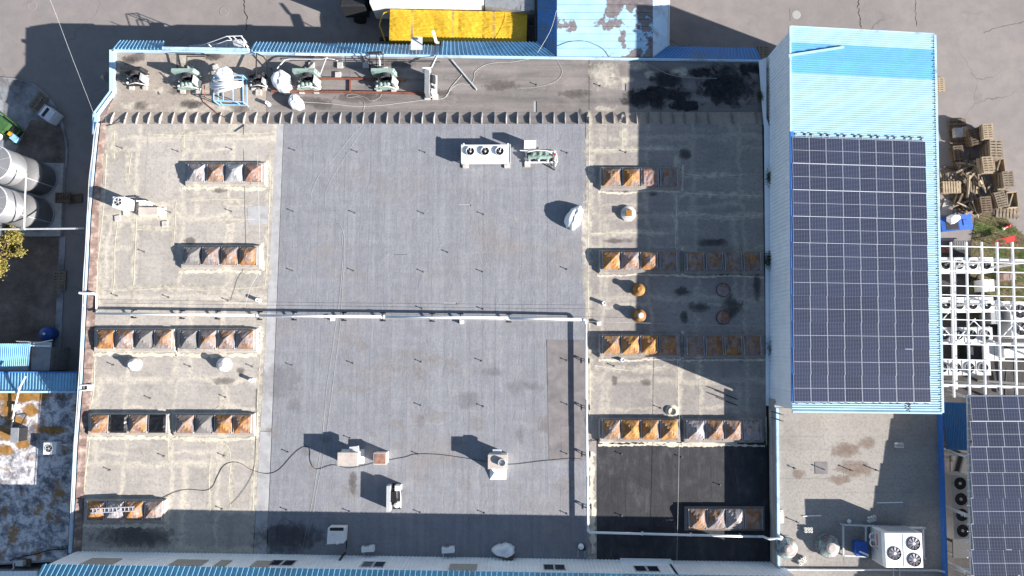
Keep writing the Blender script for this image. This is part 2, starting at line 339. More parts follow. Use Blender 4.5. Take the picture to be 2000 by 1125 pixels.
MT = dict(
    asphalt=m_asphalt(), membrane=m_membrane(), felt=m_felt(),
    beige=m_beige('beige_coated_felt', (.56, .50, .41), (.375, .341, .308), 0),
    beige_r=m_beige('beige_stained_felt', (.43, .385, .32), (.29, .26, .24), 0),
    beige_n=m_beige('tan_coated_felt', (.5, .42, .33), (.335, .285, .245), 0, False),
    blotch=m_beige('black_blotched_felt', (.35, .33, .29), (.20, .19, .175), .17, False),
    annexfelt=m_beige('pale_grey_brown_felt', (.37, .33, .29), (.30, .275, .25), 0, False),
    bitumen=m_bitumen(), peel=m_peel(), bluepaint=m_bluepaint(), solar=m_solar(), grass=m_grass(), dirt=m_dirt(), tarp=m_tarp(), leaf=m_leaf(),
    coat=simple('cream_sealant', (.55, .50, .41), .85, 0, .15, 2.5, (.28, .25, .2), .3, .05, False),
    palestrip=simple('pale_membrane', (.36, .355, .36), .8, 0, .1, 2, (.26, .25, .25), .35, .05, False),
    parapet=simple('red_brown_coping', (.165, .115, .10), .85, 0, .25, 2.5, (.42, .33, .28), .34, .1, False),
    rusto=m_rust('orange_rust_on_lilac_paint', (.25, .21, .21), (.37, .165, .03), .48),
    rusty=m_rust('orange_rust_heavy', (.28, .205, .18), (.43, .21, .04), .54),
    rustw=m_rust('white_paint_with_rust', (.33, .31, .325), (.32, .16, .05), .34, (.2, .15, .14)),
    rustp=m_rust('pinkish_brown_sheet', (.30, .225, .215), (.34, .15, .07), .43, (.2, .13, .12)),
    greyfelt=simple('grey_felt_wrap', (.165, .155, .15), .85, 0, .15, 3), blackfilm=simple('black_film', (.012, .012, .014), .3, 0, .3, 4),
    white=simple('white_sheet_metal', (.78, .78, .77), .45, 0, .05, 2, (.5, .48, .45), .2), offwhite=simple('off_white_plastic', (.72, .70, .66), .5, 0, .06, 2, (.4, .37, .33), .25),
    pvc=simple('white_pvc', (.80, .80, .80), .4, 0, .04, 2), film=simple('white_plastic_film', (.80, .81, .83), .35, 0, .08, 4),
    grey=simple('grey_metal', (.30, .31, .32), .5, .3, .12, 3, (.15, .14, .13), .3), lgrey=simple('light_grey_metal', (.50, .51, .52), .5, .2, .1, 3, (.3, .28, .26), .25),
    dark=simple('dark_metal', (.03, .03, .034), .55, .2, .3, 6), black=simple('black_rubber', (.012, .012, .014), .6, 0, .2, 4),
    machine=simple('grey_green_machine_paint', (.25, .34, .30), .45, 0, .12, 4, (.06, .06, .05), .33), greenp=simple('green_paint', (.05, .12, .04), .5, 0, .2, 4, (.03, .03, .02), .3),
    iron=simple('red_brown_primer', (.21, .075, .05), .7, 0, .2, 3, (.1, .05, .04), .35), blueframe=simple('light_blue_paint', (.25, .47, .72), .45, 0, .1, 3),
    blue=simple('blue_plastic', (.025, .085, .33), .4, 0, .1, 3), red=simple('red_paint', (.5, .04, .03), .45, 0, .1, 3),
    concrete=simple('pale_concrete', (.40, .385, .37), .9, 0, .14, 1.4, (.24, .22, .2), .38, .05, False), block=simple('concrete_block', (.46, .43, .40), .9, 0, .1, 5, (.3, .27, .25), .3),
    greycon=simple('grey_concrete_slab', (.30, .31, .33), .9, 0, .2, .8, (.12, .11, .11), .4, .05, False),
    plaster=simple('pinkish_render', (.46, .40, .36), .9, 0, .1, 3, (.3, .25, .22), .3), wallgrey=simple('rendered_wall', (.33, .32, .31), .9, 0, .1, 1),
    steel=simple('silo_steel', (.25, .25, .26), .48, .5, .06, 1.2, (.33, .32, .31), .3), wframe=simple('white_frame_paint', (.70, .71, .73), .45, 0, .06, 2),
    alu=simple('aluminium_frame', (.62, .64, .70), .4, .4, .05, 3), solar2=None,
    skirt=corrmat('bright_blue_sheet', (.22, .46, .66), .38, (.16, .30, .42), .38), skirtd=corrmat('deep_blue_sheet', (.07, .24, .52)), skirtl=corrmat('turquoise_blue_sheet', (.20, .46, .63), .38, (.16, .32, .42), .36),
    flash=corrmat('light_blue_flashing', (.42, .60, .76), .4), tallroof=corrmat('pale_cyan_sheet', (.32, .48, .565), .4, (.285, .425, .50), .3, .04), tallband=corrmat('mid_blue_sheet', (.13, .36, .58), .4, (.12, .33, .52), .3, .04),
    tallwall=corrmat('pale_blue_wall_sheet', (.78, .82, .88), .5, (.70, .75, .83), .3, .04), whitewall=corrmat('white_wall_sheet', (.88, .90, .93), .5, (.82, .84, .88), .3, .04), ridge=simple('royal_blue_trim', (.05, .17, .48), .45, 0, .08, 3),
    timber=m_timber('weathered_timber', (.15, .12, .09), (.33, .265, .195)), timberl=m_timber('fresh_timber', (.25, .19, .125), (.42, .335, .235)), timberd=m_timber('dark_timber', (.07, .05, .035), (.18, .13, .09)),
    lichen=m_rust('teal_paint_with_rust', (.36, .42, .41), (.20, .09, .055), .36, (.10, .09, .08), 0), glass=simple('dark_window_glass', (.02, .03, .05), .1, 0, .2, 2, spec=.6),
    shutter=simple('grey_beige_shutter', (.36, .34, .31), .7, 0, .1, 4), bark=simple('bark', (.09, .065, .045), .9, 0, .3, 5), tyre=simple('tyre_rubber', (.02, .02, .02), .85, 0, .2, 5), cloth=simple('pale_cloth', (.6, .6, .58), .8, 0, .1, 6, (.4, .35, .33), .35),
    rod=simple('dark_rod', (.10, .095, .09), .7, 0, .2, 5), cable=simple('pale_cable', (.46, .45, .43), .6, 0, .1, 5), fanb=simple('fan_blade_grey', (.17, .16, .19), .35, .4, .2, 5),
    silver=simple('silver_bitumen_paint', (.31, .31, .32), .6, .2, .15, 4, (.25, .22, .2), .3))

MT['weed'] = simple('dark_weed_leaf', (.035, .045, .02), .7, 0, .4, 4)
MT['sideframe'] = simple('dark_panel_edge', (.36, .38, .44), .45, .2, .05, 3); MT['midbar'] = simple('panel_mid_strip', (.42, .44, .52), .45, .1, .05, 3)
MT['vento'] = m_rust('orange_rusted_vent', (.34, .20, .09), (.42, .20, .035), .6, (.16, .08, .04), 0)
MT['ventw'] = simple('chalky_white_vent', (.62, .61, .60), .7, 0, .1, 4, (.36, .27, .21), .34)
# ------------------------------------------------------------------ ground
def P2(pts, z): return [W(x, y, z) for x, y in pts]
mb = MB(); mb.add([(-900, -900, 0), (900, -900, 0), (900, 900, 0), (-900, 900, 0)], [(0, 1, 2, 3)])
ob('ground', mb, MT['asphalt'], kind='structure')
def sheet(name, pts, z, mat, th=.02, **k):
    q = P2(pts, z+th); mb = MB().prism([(p.x, p.y) for p in q], z, z+th)
    return ob(name, mb, MT[mat], **k)
# round concrete bed on the left with kerb stones
arc = [(-60, 152), (0, 152), (30, 155), (62, 164), (86, 182), (106, 207), (120, 238), (128, 270), (131, 300), (128, 330), (126, 380)]
bed = sheet('pavement', arc+[(-60, 380)], .004, 'greycon', .05, kind='structure')
sheet('dirt_ground', [(60, 235), (100, 228), (118, 245), (126, 275), (128, 318), (20, 318), (35, 285)], .056, 'dirt', .012, kind='structure')
arcs = smooth(P2(arc[1:10], .1), 4)
for i in range(0, len(arcs)-2, 2):
    a, b = arcs[i], arcs[i+2]; a = lerp(a, b, .02)
    ob('kerb_stone', MB().bar(a-Vector((0, 0, .03)), lerp(a, b, .97)-Vector((0, 0, .03)), .13, .14), MT['greycon'], bed)
sheet('dirt_yard', [(-80, 455), (116, 462), (112, 560), (104, 700), (-80, 720)], .004, 'dirt', .02, kind='structure')
sheet('concrete_path', [(116, 462), (128, 462), (118, 700), (105, 700)], .004, 'greycon', .05, kind='structure')
# ------------------------------------------------------------------ main building
mbd = T('workshop_building', 'large flat roofed workshop with grey membrane strip between beige roof strips', 'building', W(800, 600, 0))
def body(name, pts, z1, mat='wallgrey', z0=0, parent=mbd):
    q = P2(pts, z1); return ob(name, MB().prism([(p.x, p.y) for p in q], z0, z1), MT[mat], parent)
body('wall', [(192, 241), (1495, 241), (1500, 795), (1511, 1098), (134, 1084), (146, 870), (155, 760), (163, 600), (172, 420), (183, 300)], ZR-.03)
body('wall', [(217, 98), (860, 107), (1490, 117), (1491, 246), (190, 246), (190, 222), (216, 181)], ZN-.03)
def strips(region, n, axis, z, mat, cuts, name='membrane_roll', gap=.004, jitter=.008):
    """rolls laid side by side over a four-cornered region given in photo pixels (tl,tr,br,bl)"""
    P = P2(region, z)
    for i in range(n):
        a, b = i/n, (i+1)/n
        cs = [0]+sorted(random.uniform(.15, .85) for _ in range(cuts))+[1]
        for c0, c1 in zip(cs, cs[1:]):
            if c1-c0 < .03: continue
            h = .003+random.random()*jitter
            if axis == 'v': q = [bil(P, a, c0), bil(P, b, c0), bil(P, b, c1), bil(P, a, c1)]
            else: q = [bil(P, c0, a), bil(P, c1, a), bil(P, c1, b), bil(P, c0, b)]
            cx = sum(p.x for p in q)/4; cy = sum(p.y for p in q)/4
            q = [(p.x-math.copysign(gap/2, p.x-cx), p.y-math.copysign(gap/2, p.y-cy)) for p in q]
            ob(name, MB().prism(q, z-.025, z+h), MT[mat], mbd)
strips([(207, 242), (541, 242), (494, 1086), (158, 1079)], 8, 'v', ZR, 'beige', 3, 'felt_roll')
strips([(555, 242), (1143, 242), (1147, 1094), (522, 1087)], 24, 'v', ZR, 'membrane', 2)
strips([(541, 242), (554, 242), (520, 1087), (495, 1086)], 1, 'v', ZR, 'palestrip', 3)
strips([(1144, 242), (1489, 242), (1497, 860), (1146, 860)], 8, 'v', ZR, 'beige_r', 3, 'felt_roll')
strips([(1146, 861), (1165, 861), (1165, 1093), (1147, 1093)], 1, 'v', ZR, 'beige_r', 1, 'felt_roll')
strips([(1166, 861), (1497, 861), (1508, 1096), (1166, 1093)], 12, 'v', ZR, 'bitumen', 1)
# north strip, lower
strips([(224, 105), (520, 108), (520, 219), (205, 219)], 4, 'h', ZN, 'beige_n', 2, 'felt_roll')
strips([(521, 109), (1150, 114), (1150, 219), (521, 219)], 5, 'h', ZN, 'felt', 4, 'felt_roll')
strips([(1151, 114), (1488, 118), (1489, 219), (1151, 219)], 5, 'h', ZN, 'felt', 2, 'felt_roll')
# sloping step with upstanding fins
def slope(x0, x1, mat):
    a, b = W(x0, 219, ZN), W(x1, 219, ZN); c, d = W(x1, 242, ZR+.004), W(x0, 242, ZR+.004)
    lo = [Vector((p.x, p.y, ZN-.2)) for p in (a, b, c, d)]
    ob('step_slope', MB().hull(lo[::-1][::-1], [a, b, c, d]), MT[mat], mbd)
slope(206, 520, 'beige_n'); slope(521, 1143, 'felt'); slope(1144, 1488, 'beige_n')
n = 55
for i in range(n):
    x = 228+i*23.15
    if i in (51, 53): continue
    x += random.gauss(0, .7); fh = random.uniform(.75, 1.15); ft = random.gauss(0, .03)
    lo, hi = W(x-3, 219.5, ZN+.02), W(x-9+(x-228)*.0075, 242, ZR+.01)
    mb = MB(); s = Vector((.028, 0, 0)); mid = lerp(lo, hi, .55)+Vector((ft, 0, .20*fh)); top = hi+Vector((ft*.7, 0, .15*fh)); k = lo+Vector((0, 0, .04))
    L = [lo-s, hi-s, top-s, mid-s, k-s]
    mb.hull(L, [p+2*s for p in L])
    ob('fin', mb, MT['palestrip' if x > 560 and x < 1150 else ('plaster' if x < 1250 else 'greyfelt')], mbd)
# west coping: red-brown band, metal flashing, cables
outer = [(190, 240), (183, 300), (172, 420), (163, 600), (155, 760), (146, 870), (136, 1080)]
inner = [(206, 240), (202, 300), (193, 420), (187, 600), (178, 760), (168, 870), (158, 1079)]
for i in range(len(outer)-1):
    for j in range(4):
        A = [lerp(Vector((*outer[i], 0)), Vector((*outer[i+1], 0)), t) for t in (j/4, (j+.985)/4)]
        B = [lerp(Vector((*inner[i], 0)), Vector((*inner[i+1], 0)), t) for t in (j/4, (j+.985)/4)]
        q = [W(A[0].x+7, A[0].y, ZR+.2), W(A[1].x+7, A[1].y, ZR+.2), W(B[1].x, B[1].y, ZR+.06), W(B[0].x, B[0].y, ZR+.06)]
        ob('coping_panel', MB().hull([Vector((p.x, p.y, ZR-.03)) for p in q], q), MT['parapet'], mbd)
    a, b = [W(*p, ZR+.25) for p in outer[i:i+2]]; dx = Vector((.10, 0, 0))
    q = [a-dx, b-dx, b+dx, a+dx]; ob('edge_flashing', MB().hull([p-Vector((0, 0, .33)) for p in q], q), MT['flash'], mbd)
    q = [a+dx*.1, lerp(a, b, .97)+dx*.1, lerp(a, b, .97)+dx*.75, a+dx*.75]
    ob('flashing_trim', MB().hull([p+Vector((0, 0, .004)) for p in q], [p+Vector((0, 0, .03)) for p in q]), MT['lgrey'], mbd)
q = P2([(216, 97), (219, 97), (219, 181), (216, 181)], ZN+.3); ob('edge_flashing', MB().prism([(p.x-.1, p.y) if i in (0, 3) else (p.x+.12, p.y) for i, p in enumerate(q)], ZN-.4, ZN+.3), MT['flash'], mbd)
a, b, c = W(217, 180, ZN+.3), W(186, 222, ZN+.35), W(184, 262, ZR+.2)
ob('edge_flashing', MB().bar(a-Vector((0, 0, .2)), b-Vector((0, 0, .2)), .32, .45), MT['flash'], mbd)
ob('flashing_trim', MB().bar(a+Vector((.2, 0, .05)), b+Vector((.2, 0, .05)), .06, .06), MT['white'], mbd)
ob('edge_flashing', MB().bar(b-Vector((0, 0, .2)), c-Vector((0, 0, .2)), .36, .45), MT['flash'], mbd)
q = P2([(219, 190), (206, 216), (204, 242), (190, 242), (190, 226)], ZR); ob('coping_panel', MB().prism([(p.x, p.y) for p in q], ZN-.02, ZN+.1), MT['parapet'], mbd)
# plinths under the skylights, cream edged
ROWS = [  # x0,x1,y0,y1, types, wording
    (365, 513, 320, 356, 'wosp', 'uppermost row, left beige strip'),
    (357, 503, 482, 518, 'gooo', 'second row, left beige strip'),
    (187, 337, 645, 681, 'oogo', 'coping-side row below the white pipe'),
    (350, 497, 645, 682, 'gooo', 'membrane-side row below the white pipe'),
    (175, 326, 811, 845, 'obob', 'coping-side row under the round vents'),
    (342, 492, 811, 846, 'ogoo', 'membrane-side row under the round vents'),
    (168, 318, 980, 1015, 'owoo', 'bottom left row'),
    (1177, 1325, 329, 364, 'yyfo', 'uppermost row, right beige strip'),
    (1175, 1324, 492, 527, 'yooo', 'row above the orange vents'),
    (1340, 1488, 493, 528, 'oooo', 'shaded row above the dark vents'),
    (1175, 1324, 656, 692, 'yyyo', 'row below the orange vents'),
    (1340, 1488, 657, 693, 'oooo', 'shaded row below the dark vents'),
    (1175, 1325, 821, 858, 'yyyy', 'left row topping the black patch'),
    (1340, 1488, 822, 859, 'woow', 'right row topping the black patch'),
    (1344, 1490, 995, 1032, 'oowo', 'row inside the black patch')]
SM = dict(o='rusto', y='rusty', w='rustw', s='silver', p='rustp', f='rustp', g='greyfelt', b='blackfilm')
LOOK = dict(o='rusty orange and lilac', y='bright orange rusted', w='whitish weathered', s='silver grey', p='pinkish rusty', f='flat topped pinkish', g='grey felt covered', b='black film covered')
CAT = {}
def skylight_mesh(sx, sy, flat):
    r = MB().box(0, 0, .30, sx*.97, sy*.97, .13)
    a, b = sx/2*1.0, sy/2*1.0; h = .10 if flat else .42; k = .82 if flat else .07
    N = 8; c = MB(); vs = []; ax, ay = random.gauss(0, .05), random.gauss(0, .05); sag = random.uniform(-.04, .05); tw = random.gauss(0, .02)
    for j in range(N+1):
        for i in range(N+1):
            u, v = i/N*2-1, j/N*2-1; uu, vv = u-ax*(1-abs(u)), v-ay*(1-abs(v)); t = max(abs(uu), abs(vv)); e = 0 if t > .99 else 1
            z = h*min(1, max(0, (1-t)/(1-k))) + e*(sag*math.sin(math.pi*t)+random.gauss(0, .010)+tw*u)
            vs.append((a*u+(0 if e else random.gauss(0, .006)), b*v+(0 if e else random.gauss(0, .006)), .43+max(0, z)))
    c.add(vs, [(j*(N+1)+i, j*(N+1)+i+1, (j+1)*(N+1)+i+1, (j+1)*(N+1)+i) for j in range(N) for i in range(N)])
    n0 = len(c.v); c.add([(-a, -b, .40), (a, -b, .40), (a, b, .40), (-a, b, .40)], [(3, 2, 1, 0)])
    return r, c
POS = ['leftmost', 'second', 'third', 'rightmost']
for x0, x1, y0, y1, ty, word in ROWS:
    black = y0 > 900 and x0 > 1000
    q = P2([(x0-3, y0-2), (x1+3, y0-2), (x1+3.5, y1+4), (x0-3, y1+4)], ZR+.28)
    r = MB(); lo = [Vector((p.x*1, p.y, ZR-.02)) for p in q]; c = sum(lo, Vector())/4
    lo = [c+(p-c)*1.0+Vector((math.copysign(.1, (p-c).x), math.copysign(.1, (p-c).y), 0)) for p in lo]
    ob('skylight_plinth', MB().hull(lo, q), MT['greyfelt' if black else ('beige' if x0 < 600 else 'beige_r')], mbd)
    for i, t in enumerate(ty):
        xa = lerp(x0, x1, i/4)+1.8; xb = lerp(x0, x1, (i+1)/4)-1.8
        ctr = W((xa+xb)/2, (y0+y1)/2, ZR+.43); ctr.z = ZR
        sx, sy = (xb-xa)*mpp(ZR+.43), (y1-y0)*mpp(ZR+.43)
        o = T('roof_skylight', f"{LOOK[t]} pyramid skylight, {POS[i]} of four in {word}".replace('flat topped pinkish pyramid', 'flat topped pinkish'), 'skylight', ctr, 0, 'roof skylights in rows of four')
        r, c = skylight_mesh(sx, sy, t in 'fb')
        ob('collar', r, MT['lgrey' if t != 'g' else 'greyfelt'], o, local=True); cv = ob('cover', c, MT[SM[t]], o, local=True)
        for e in range(2):
            ob('rim', MB().box((-1, 1)[e]*sx*.49, 0, .425, .035, sy, .03), MT['lgrey' if t in 'osywpf' else 'greyfelt'], cv, local=True)
# irregular cream sealant bands round plinths and along joints
def band(pts, w, z, mat='coat', parent=mbd, name='sealant_band'):
    p = smooth([W(x+random.gauss(0, 1), y+random.gauss(0, 1), z) for x, y in pts], 14); mb = MB(); vs = []
    for k, c in enumerate(p):
        d = (p[min(k+1, len(p)-1)]-p[max(k-1, 0)]).normalized(); nn = Vector((-d.y, d.x, 0))
        a, b = w*random.uniform(.1, 1.05), w*random.uniform(.1, 1.05); vs += [c+nn*a, c-nn*b]
    fs = [(2*k, 2*k+1, 2*k+3, 2*k+2) for k in range(len(p)-1)]
    mb.add(vs, fs); me = mb
    n0 = len(me.v); me.v += [(x, y, zz-.03) for x, y, zz in me.v]; me.f += [(2*k, n0+2*k, n0+2*k+2, 2*k+2) for k in range(len(p)-1)]+[(2*k+1, 2*k+3, n0+2*k+3, n0+2*k+1) for k in range(len(p)-1)]
    return ob(name, mb, MT[mat], parent)
zb = ZR+.022; BANDS = []
for x0, x1, y0, y1, ty, word in ROWS:
    if y0 > 900 and x0 > 1000: continue
    w = .20 if x0 < 600 else .12
    band([(x0-8, y1+11), (x0+40, y1+12), (x0+90, y1+11), (x1+6, y1+12)], w, zb)
    band([(x1+9, y0-8), (x1+10, (y0+y1)/2), (x1+9, y1+10)], w, zb+.002)
for pts in ([(228, 432), (224, 480), (221, 540), (219, 575)], [(266, 415), (263, 480), (261, 560)], [(345, 395), (340, 450), (338, 480)], [(200, 562), (260, 567), (330, 563), (400, 566), (470, 562), (510, 561)],
            [(255, 300), (252, 340), (251, 360)], [(268, 448), (300, 449), (345, 447)], [(208, 300), (203, 360), (198, 430), (193, 520), (190, 590)], [(186, 690), (181, 760), (178, 800)], [(174, 860), (168, 920), (165, 970)],
            [(528, 300), (526, 360), (524, 430), (521, 500), (518, 560)], [(512, 640), (508, 720), (503, 800)], [(500, 850), (497, 920), (494, 1000)], [(300, 262), (360, 263), (430, 262), (520, 262)], [(370, 392), (430, 390), (480, 391)], [(420, 430), (470, 429), (520, 430)],
            [(355, 860), (400, 862), (440, 870), (450, 900), (446, 950), (450, 990)], [(410, 900), (408, 950), (410, 1000)], [(330, 840), (328, 870), (330, 900)], [(225, 255), (222, 285), (224, 310)], [(360, 262), (358, 290)], [(380, 820), (420, 800), (440, 780)]):
    band(pts, .032, zb+.004*random.random()); BANDS.append(pts)
for pts in ([(1150, 294), (1190, 293), (1250, 291), (1310, 291)], [(1153, 456), (1200, 455), (1260, 455), (1318, 455)], [(1320, 300), (1321, 380), (1320, 480)], [(1320, 422), (1380, 419), (1440, 424), (1486, 420)], [(1322, 376), (1400, 380), (1488, 381)], [(1324, 700), (1325, 760), (1326, 812)],
            [(1150, 260), (1149, 400), (1150, 560), (1151, 640)], [(1330, 340), (1380, 344), (1450, 341)], [(1215, 245), (1217, 290)], [(1160, 715), (1230, 722), (1300, 716)], [(1150, 700), (1152, 780), (1152, 815)]):
    band(pts, .035, zb+.004*random.random()); BANDS.append(pts)
band([(1158, 880), (1154, 930), (1158, 1000), (1157, 1080)], .3, zb)
band([(1170, 864), (1250, 862), (1330, 864), (1440, 866)], .16, zb+.003)
# gutter and low kerb wall between the workshop and the right-hand buildings
q = P2([(1489, 243), (1497, 243), (1511, 1098), (1502, 1096)], ZR+.05); ob('gutter', MB().prism([(p.x, p.y) for p in q], ZR-.1, ZR+.05), MT['black'], mbd)

# ragged patches and stains laid over the rolls
def ragged(name, pts, z, mat, amp=3, k=10, seed=1):
    rg = random.Random(seed); loop = [Vector((*p, 0)) for p in pts]; out = []
    for i in range(len(loop)):
        for j in range(k):
            q = lerp(loop[i], loop[(i+1) % len(loop)], j/k); out.append((q.x+rg.gauss(0, amp*.5), q.y+rg.gauss(0, amp*.5)))
    q = P2(out, z); return ob(name, MB().prism([(p.x, p.y) for p in q], z-.02, z), MT[mat], mbd)
def m_stain(name, c, dens):
    g = G(name, .75); gen = g.t.nodes.new('ShaderNodeTexCoord').outputs['Generated']
    ln = g.t.nodes.new('ShaderNodeVectorMath'); ln.operation = 'DISTANCE'; g.lk(g.map(gen, scale=(1, 1, 0)), ln.inputs[0]); ln.inputs[1].default_value = (.5, .5, 0)
    n = g.noise(1.6, 7, .7, None, .4); f = g.math('SUBTRACT', g.math('ADD', g.math('MULTIPLY', n, 1.1), .12), g.math('MULTIPLY', ln.outputs['Value'], 1.15))
    al = g.ramp(f, [(.16, 0.), (.30, dens*.6), (.5, dens)]); g.lk(al, g.b.inputs['Alpha'])
    return g.out(g.ramp(g.noise(3, 4), [(.3, tuple(x*.7 for x in c)), (.7, tuple(x*1.4 for x in c))]))
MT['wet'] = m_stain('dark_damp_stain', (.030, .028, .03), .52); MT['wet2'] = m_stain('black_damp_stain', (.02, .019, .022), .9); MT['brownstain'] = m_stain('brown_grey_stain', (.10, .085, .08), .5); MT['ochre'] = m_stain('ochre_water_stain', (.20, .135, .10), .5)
MT['palestain'] = m_stain('pale_dust_blotch', (.30, .275, .255), .3); MT['brownstain2'] = m_stain('faint_brown_blotch', (.15, .135, .135), .22)
MT['membrane_b'] = simple('brownish_membrane', (.20, .18, .18), .8, 0, .16, 1.5, (.14, .13, .13), .4, .06, False)
MT['creamstain'] = m_stain('cream_coating_blotch', (.54, .49, .41), .6)
k = 0
for pts in BANDS:
    for (xa, ya), (xb, yb) in zip(pts, pts[1:]):
        k += 1; L = math.hypot(xb-xa, yb-ya)*.85+8; w = 8+5*random.random(); h = abs(xb-xa) > abs(yb-ya); a, b = (L, w) if h else (w, L); x, y = (xa+xb)/2+random.uniform(-3, 3), (ya+yb)/2+random.uniform(-3, 3)
        ragged('cream_blotch', [(x+a*math.cos(t*.785), y+b*math.sin(t*.785)) for t in range(8)], ZR+.0125+.00008*k, 'creamstain', 1.5, 2, 200+k)
for i in range(26):
    x, y = random.uniform(225, 515), random.choice((112, 118, 150, 178, 195, 206, 213)); a, b = random.uniform(14, 42), random.uniform(6, 13)
    ragged('cream_blotch', [(x+a*math.cos(t*.785), y+b*math.sin(t*.785)) for t in range(8)], ZN+.014+.0002*i, 'creamstain' if i % 3 else 'brownstain', 1.5, 2, 400+i)
for i in range(16):
    x, y = random.uniform(560, 1130), random.uniform(120, 212); a, b = random.uniform(20, 60), random.uniform(7, 14)
    ragged('felt_blotch', [(x+a*math.cos(t*.785), y+b*math.sin(t*.785)) for t in range(8)], ZN+.014+.0002*i, 'palestain' if i % 2 else 'brownstain', 1.5, 2, 440+i)
for i in range(30):
    x, y = random.uniform(530, 1120), random.uniform(560, 1000); a, b = random.uniform(10, 34), random.uniform(8, 22)
    ragged('membrane_blotch', [(x+a*math.cos(t*.785), y+b*math.sin(t*.785)) for t in range(8)], ZR+.0125+.0001*i, 'palestain' if i % 3 else 'brownstain2', 1.5, 2, 480+i)
strips([(1068, 664), (1143, 664), (1146, 900), (1072, 900)], 3, 'v', ZR+.014, 'membrane_b', 1)
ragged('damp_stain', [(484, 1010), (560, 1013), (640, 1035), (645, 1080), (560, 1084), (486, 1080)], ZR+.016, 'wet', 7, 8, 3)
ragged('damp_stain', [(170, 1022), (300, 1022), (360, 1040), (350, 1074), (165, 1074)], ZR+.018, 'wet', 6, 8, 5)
ragged('damp_stain', [(679, 912), (697, 912), (700, 950), (694, 968), (680, 962)], ZR+.016, 'brownstain', 3, 5, 4)
ragged('sealant_patch', [(1140, 119), (1216, 119), (1214, 158), (1196, 147), (1180, 176), (1165, 177), (1150, 150)], ZN+.02, 'creamstain', 4, 6, 6)
ragged('sealant_patch', [(1152, 214), (1170, 205), (1192, 212), (1215, 199), (1217, 218), (1154, 218)], ZN+.02, 'creamstain', 3, 6, 7)
ragged('felt_patch', [(484, 402), (524, 401), (524, 437), (485, 438)], ZR+.018, 'palestrip', 1, 4, 8)
ragged('damp_stain', [(498, 705), (518, 704), (590, 720), (600, 770), (560, 790), (512, 778), (503, 740)], ZR+.016, 'brownstain2', 6, 6, 9)
ragged('damp_stain', [(305, 175+0), (312, 181), (318, 186), (308, 186)], ZN+.02, 'wet', 2, 4, 10)
ragged('damp_stain', [(350, 190), (385, 196), (398, 205), (380, 212), (355, 208)], ZN+.02, 'brownstain', 4, 5, 11)
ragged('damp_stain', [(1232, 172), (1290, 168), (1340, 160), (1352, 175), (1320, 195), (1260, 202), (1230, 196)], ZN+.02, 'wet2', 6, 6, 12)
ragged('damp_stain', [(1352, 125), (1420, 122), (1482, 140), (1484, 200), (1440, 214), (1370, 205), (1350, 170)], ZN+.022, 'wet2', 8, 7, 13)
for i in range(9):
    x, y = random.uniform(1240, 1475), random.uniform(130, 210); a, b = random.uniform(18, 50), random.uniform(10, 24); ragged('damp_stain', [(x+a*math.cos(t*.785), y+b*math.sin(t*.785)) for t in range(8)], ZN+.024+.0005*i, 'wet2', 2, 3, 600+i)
for i in range(7):
    x, y = random.uniform(1150, 1340), random.uniform(122, 160); a, b = random.uniform(14, 30), random.uniform(8, 20); ragged('cream_blotch', [(x+a*math.cos(t*.785), y+b*math.sin(t*.785)) for t in range(8)], ZN+.0165+.0005*i, 'creamstain', 2, 3, 630+i)
for i, c in enumerate(((1276, 379, 10, 5), (1390, 474, 38, 9), (1330, 570, 18, 12), (1365, 600, 30, 14), (1430, 600, 26, 22), (1415, 536, 14, 7), (1335, 620, 10, 16), (1340, 300, 18, 14), (1205, 470, 36, 6), (1194, 375, 6, 4), (1222, 374, 7, 5), (1200, 745, 8, 12), (1262, 748, 14, 9), (430, 372, 18, 6), (440, 745, 30, 9), (470, 725, 10, 8), (370, 560-90, 14, 8), (1480, 560, 10, 40))):
    x, y, a, b = c; ragged('damp_stain', [(x+a*math.cos(t*.785), y+b*math.sin(t*.785)) for t in range(8)], ZR+.016+.0005*i, 'wet' if x > 1300 else 'brownstain', max(1.5, min(a, b)*.35), 3, 30+i)
# ------------------------------------------------------------------ corrugated sheeting
def corr(P, nr, amp, mat, parent, per=6, name='roof_sheet', up=.32, gap=.004):
    """P: corners tl,tr,br,bl; ribs run tl->bl, nr ribs from tl to tr"""
    nrm = (P[1]-P[0]).cross(P[3]-P[0]).normalized()
    if nrm.z < 0 or (abs(nrm.z) < .05 and False): nrm = -nrm
    return corrn(P, nr, amp, mat, parent, per, name, up, gap, nrm)
def corrn(P, nr, amp, mat, parent, per, name, up, gap, nrm):
    i = 0
    while i < nr:
        k = min(per, nr-i); us = []
        for r in range(k):
            for f, h in ((0, 0), (.62-up/2, 0), (.70-up/2, 1), (.62+up/2, 1), (.70+up/2, 0)): us.append(((i+r+f)/nr, h))
        us.append(((i+k-.02)/nr, 0))
        vs = []
        for u, h in us: vs += [lerp(P[0], P[1], u)+nrm*(amp*h), lerp(P[3], P[2], u)+nrm*(amp*h)]
        m = len(us); fs = [(2*j, 2*j+1, 2*j+3, 2*j+2) for j in range(m-1)]
        vs += [Vector(v)-nrm*.012 for v in vs]; fs += [(2*m+2*j, 2*m+2*j+2, 2*m+2*j+3, 2*m+2*j+1) for j in range(m-1)]
        fs += [(2*j+2, 2*j, 2*m+2*j, 2*m+2*j+2) for j in range(m-1)]+[(2*j+1, 2*j+3, 2*m+2*j+3, 2*m+2*j+1) for j in range(m-1)]
        ob(name, MB().add(vs, fs), MT[mat] if isinstance(mat, str) else MT[mat(i/nr)], parent); i += k
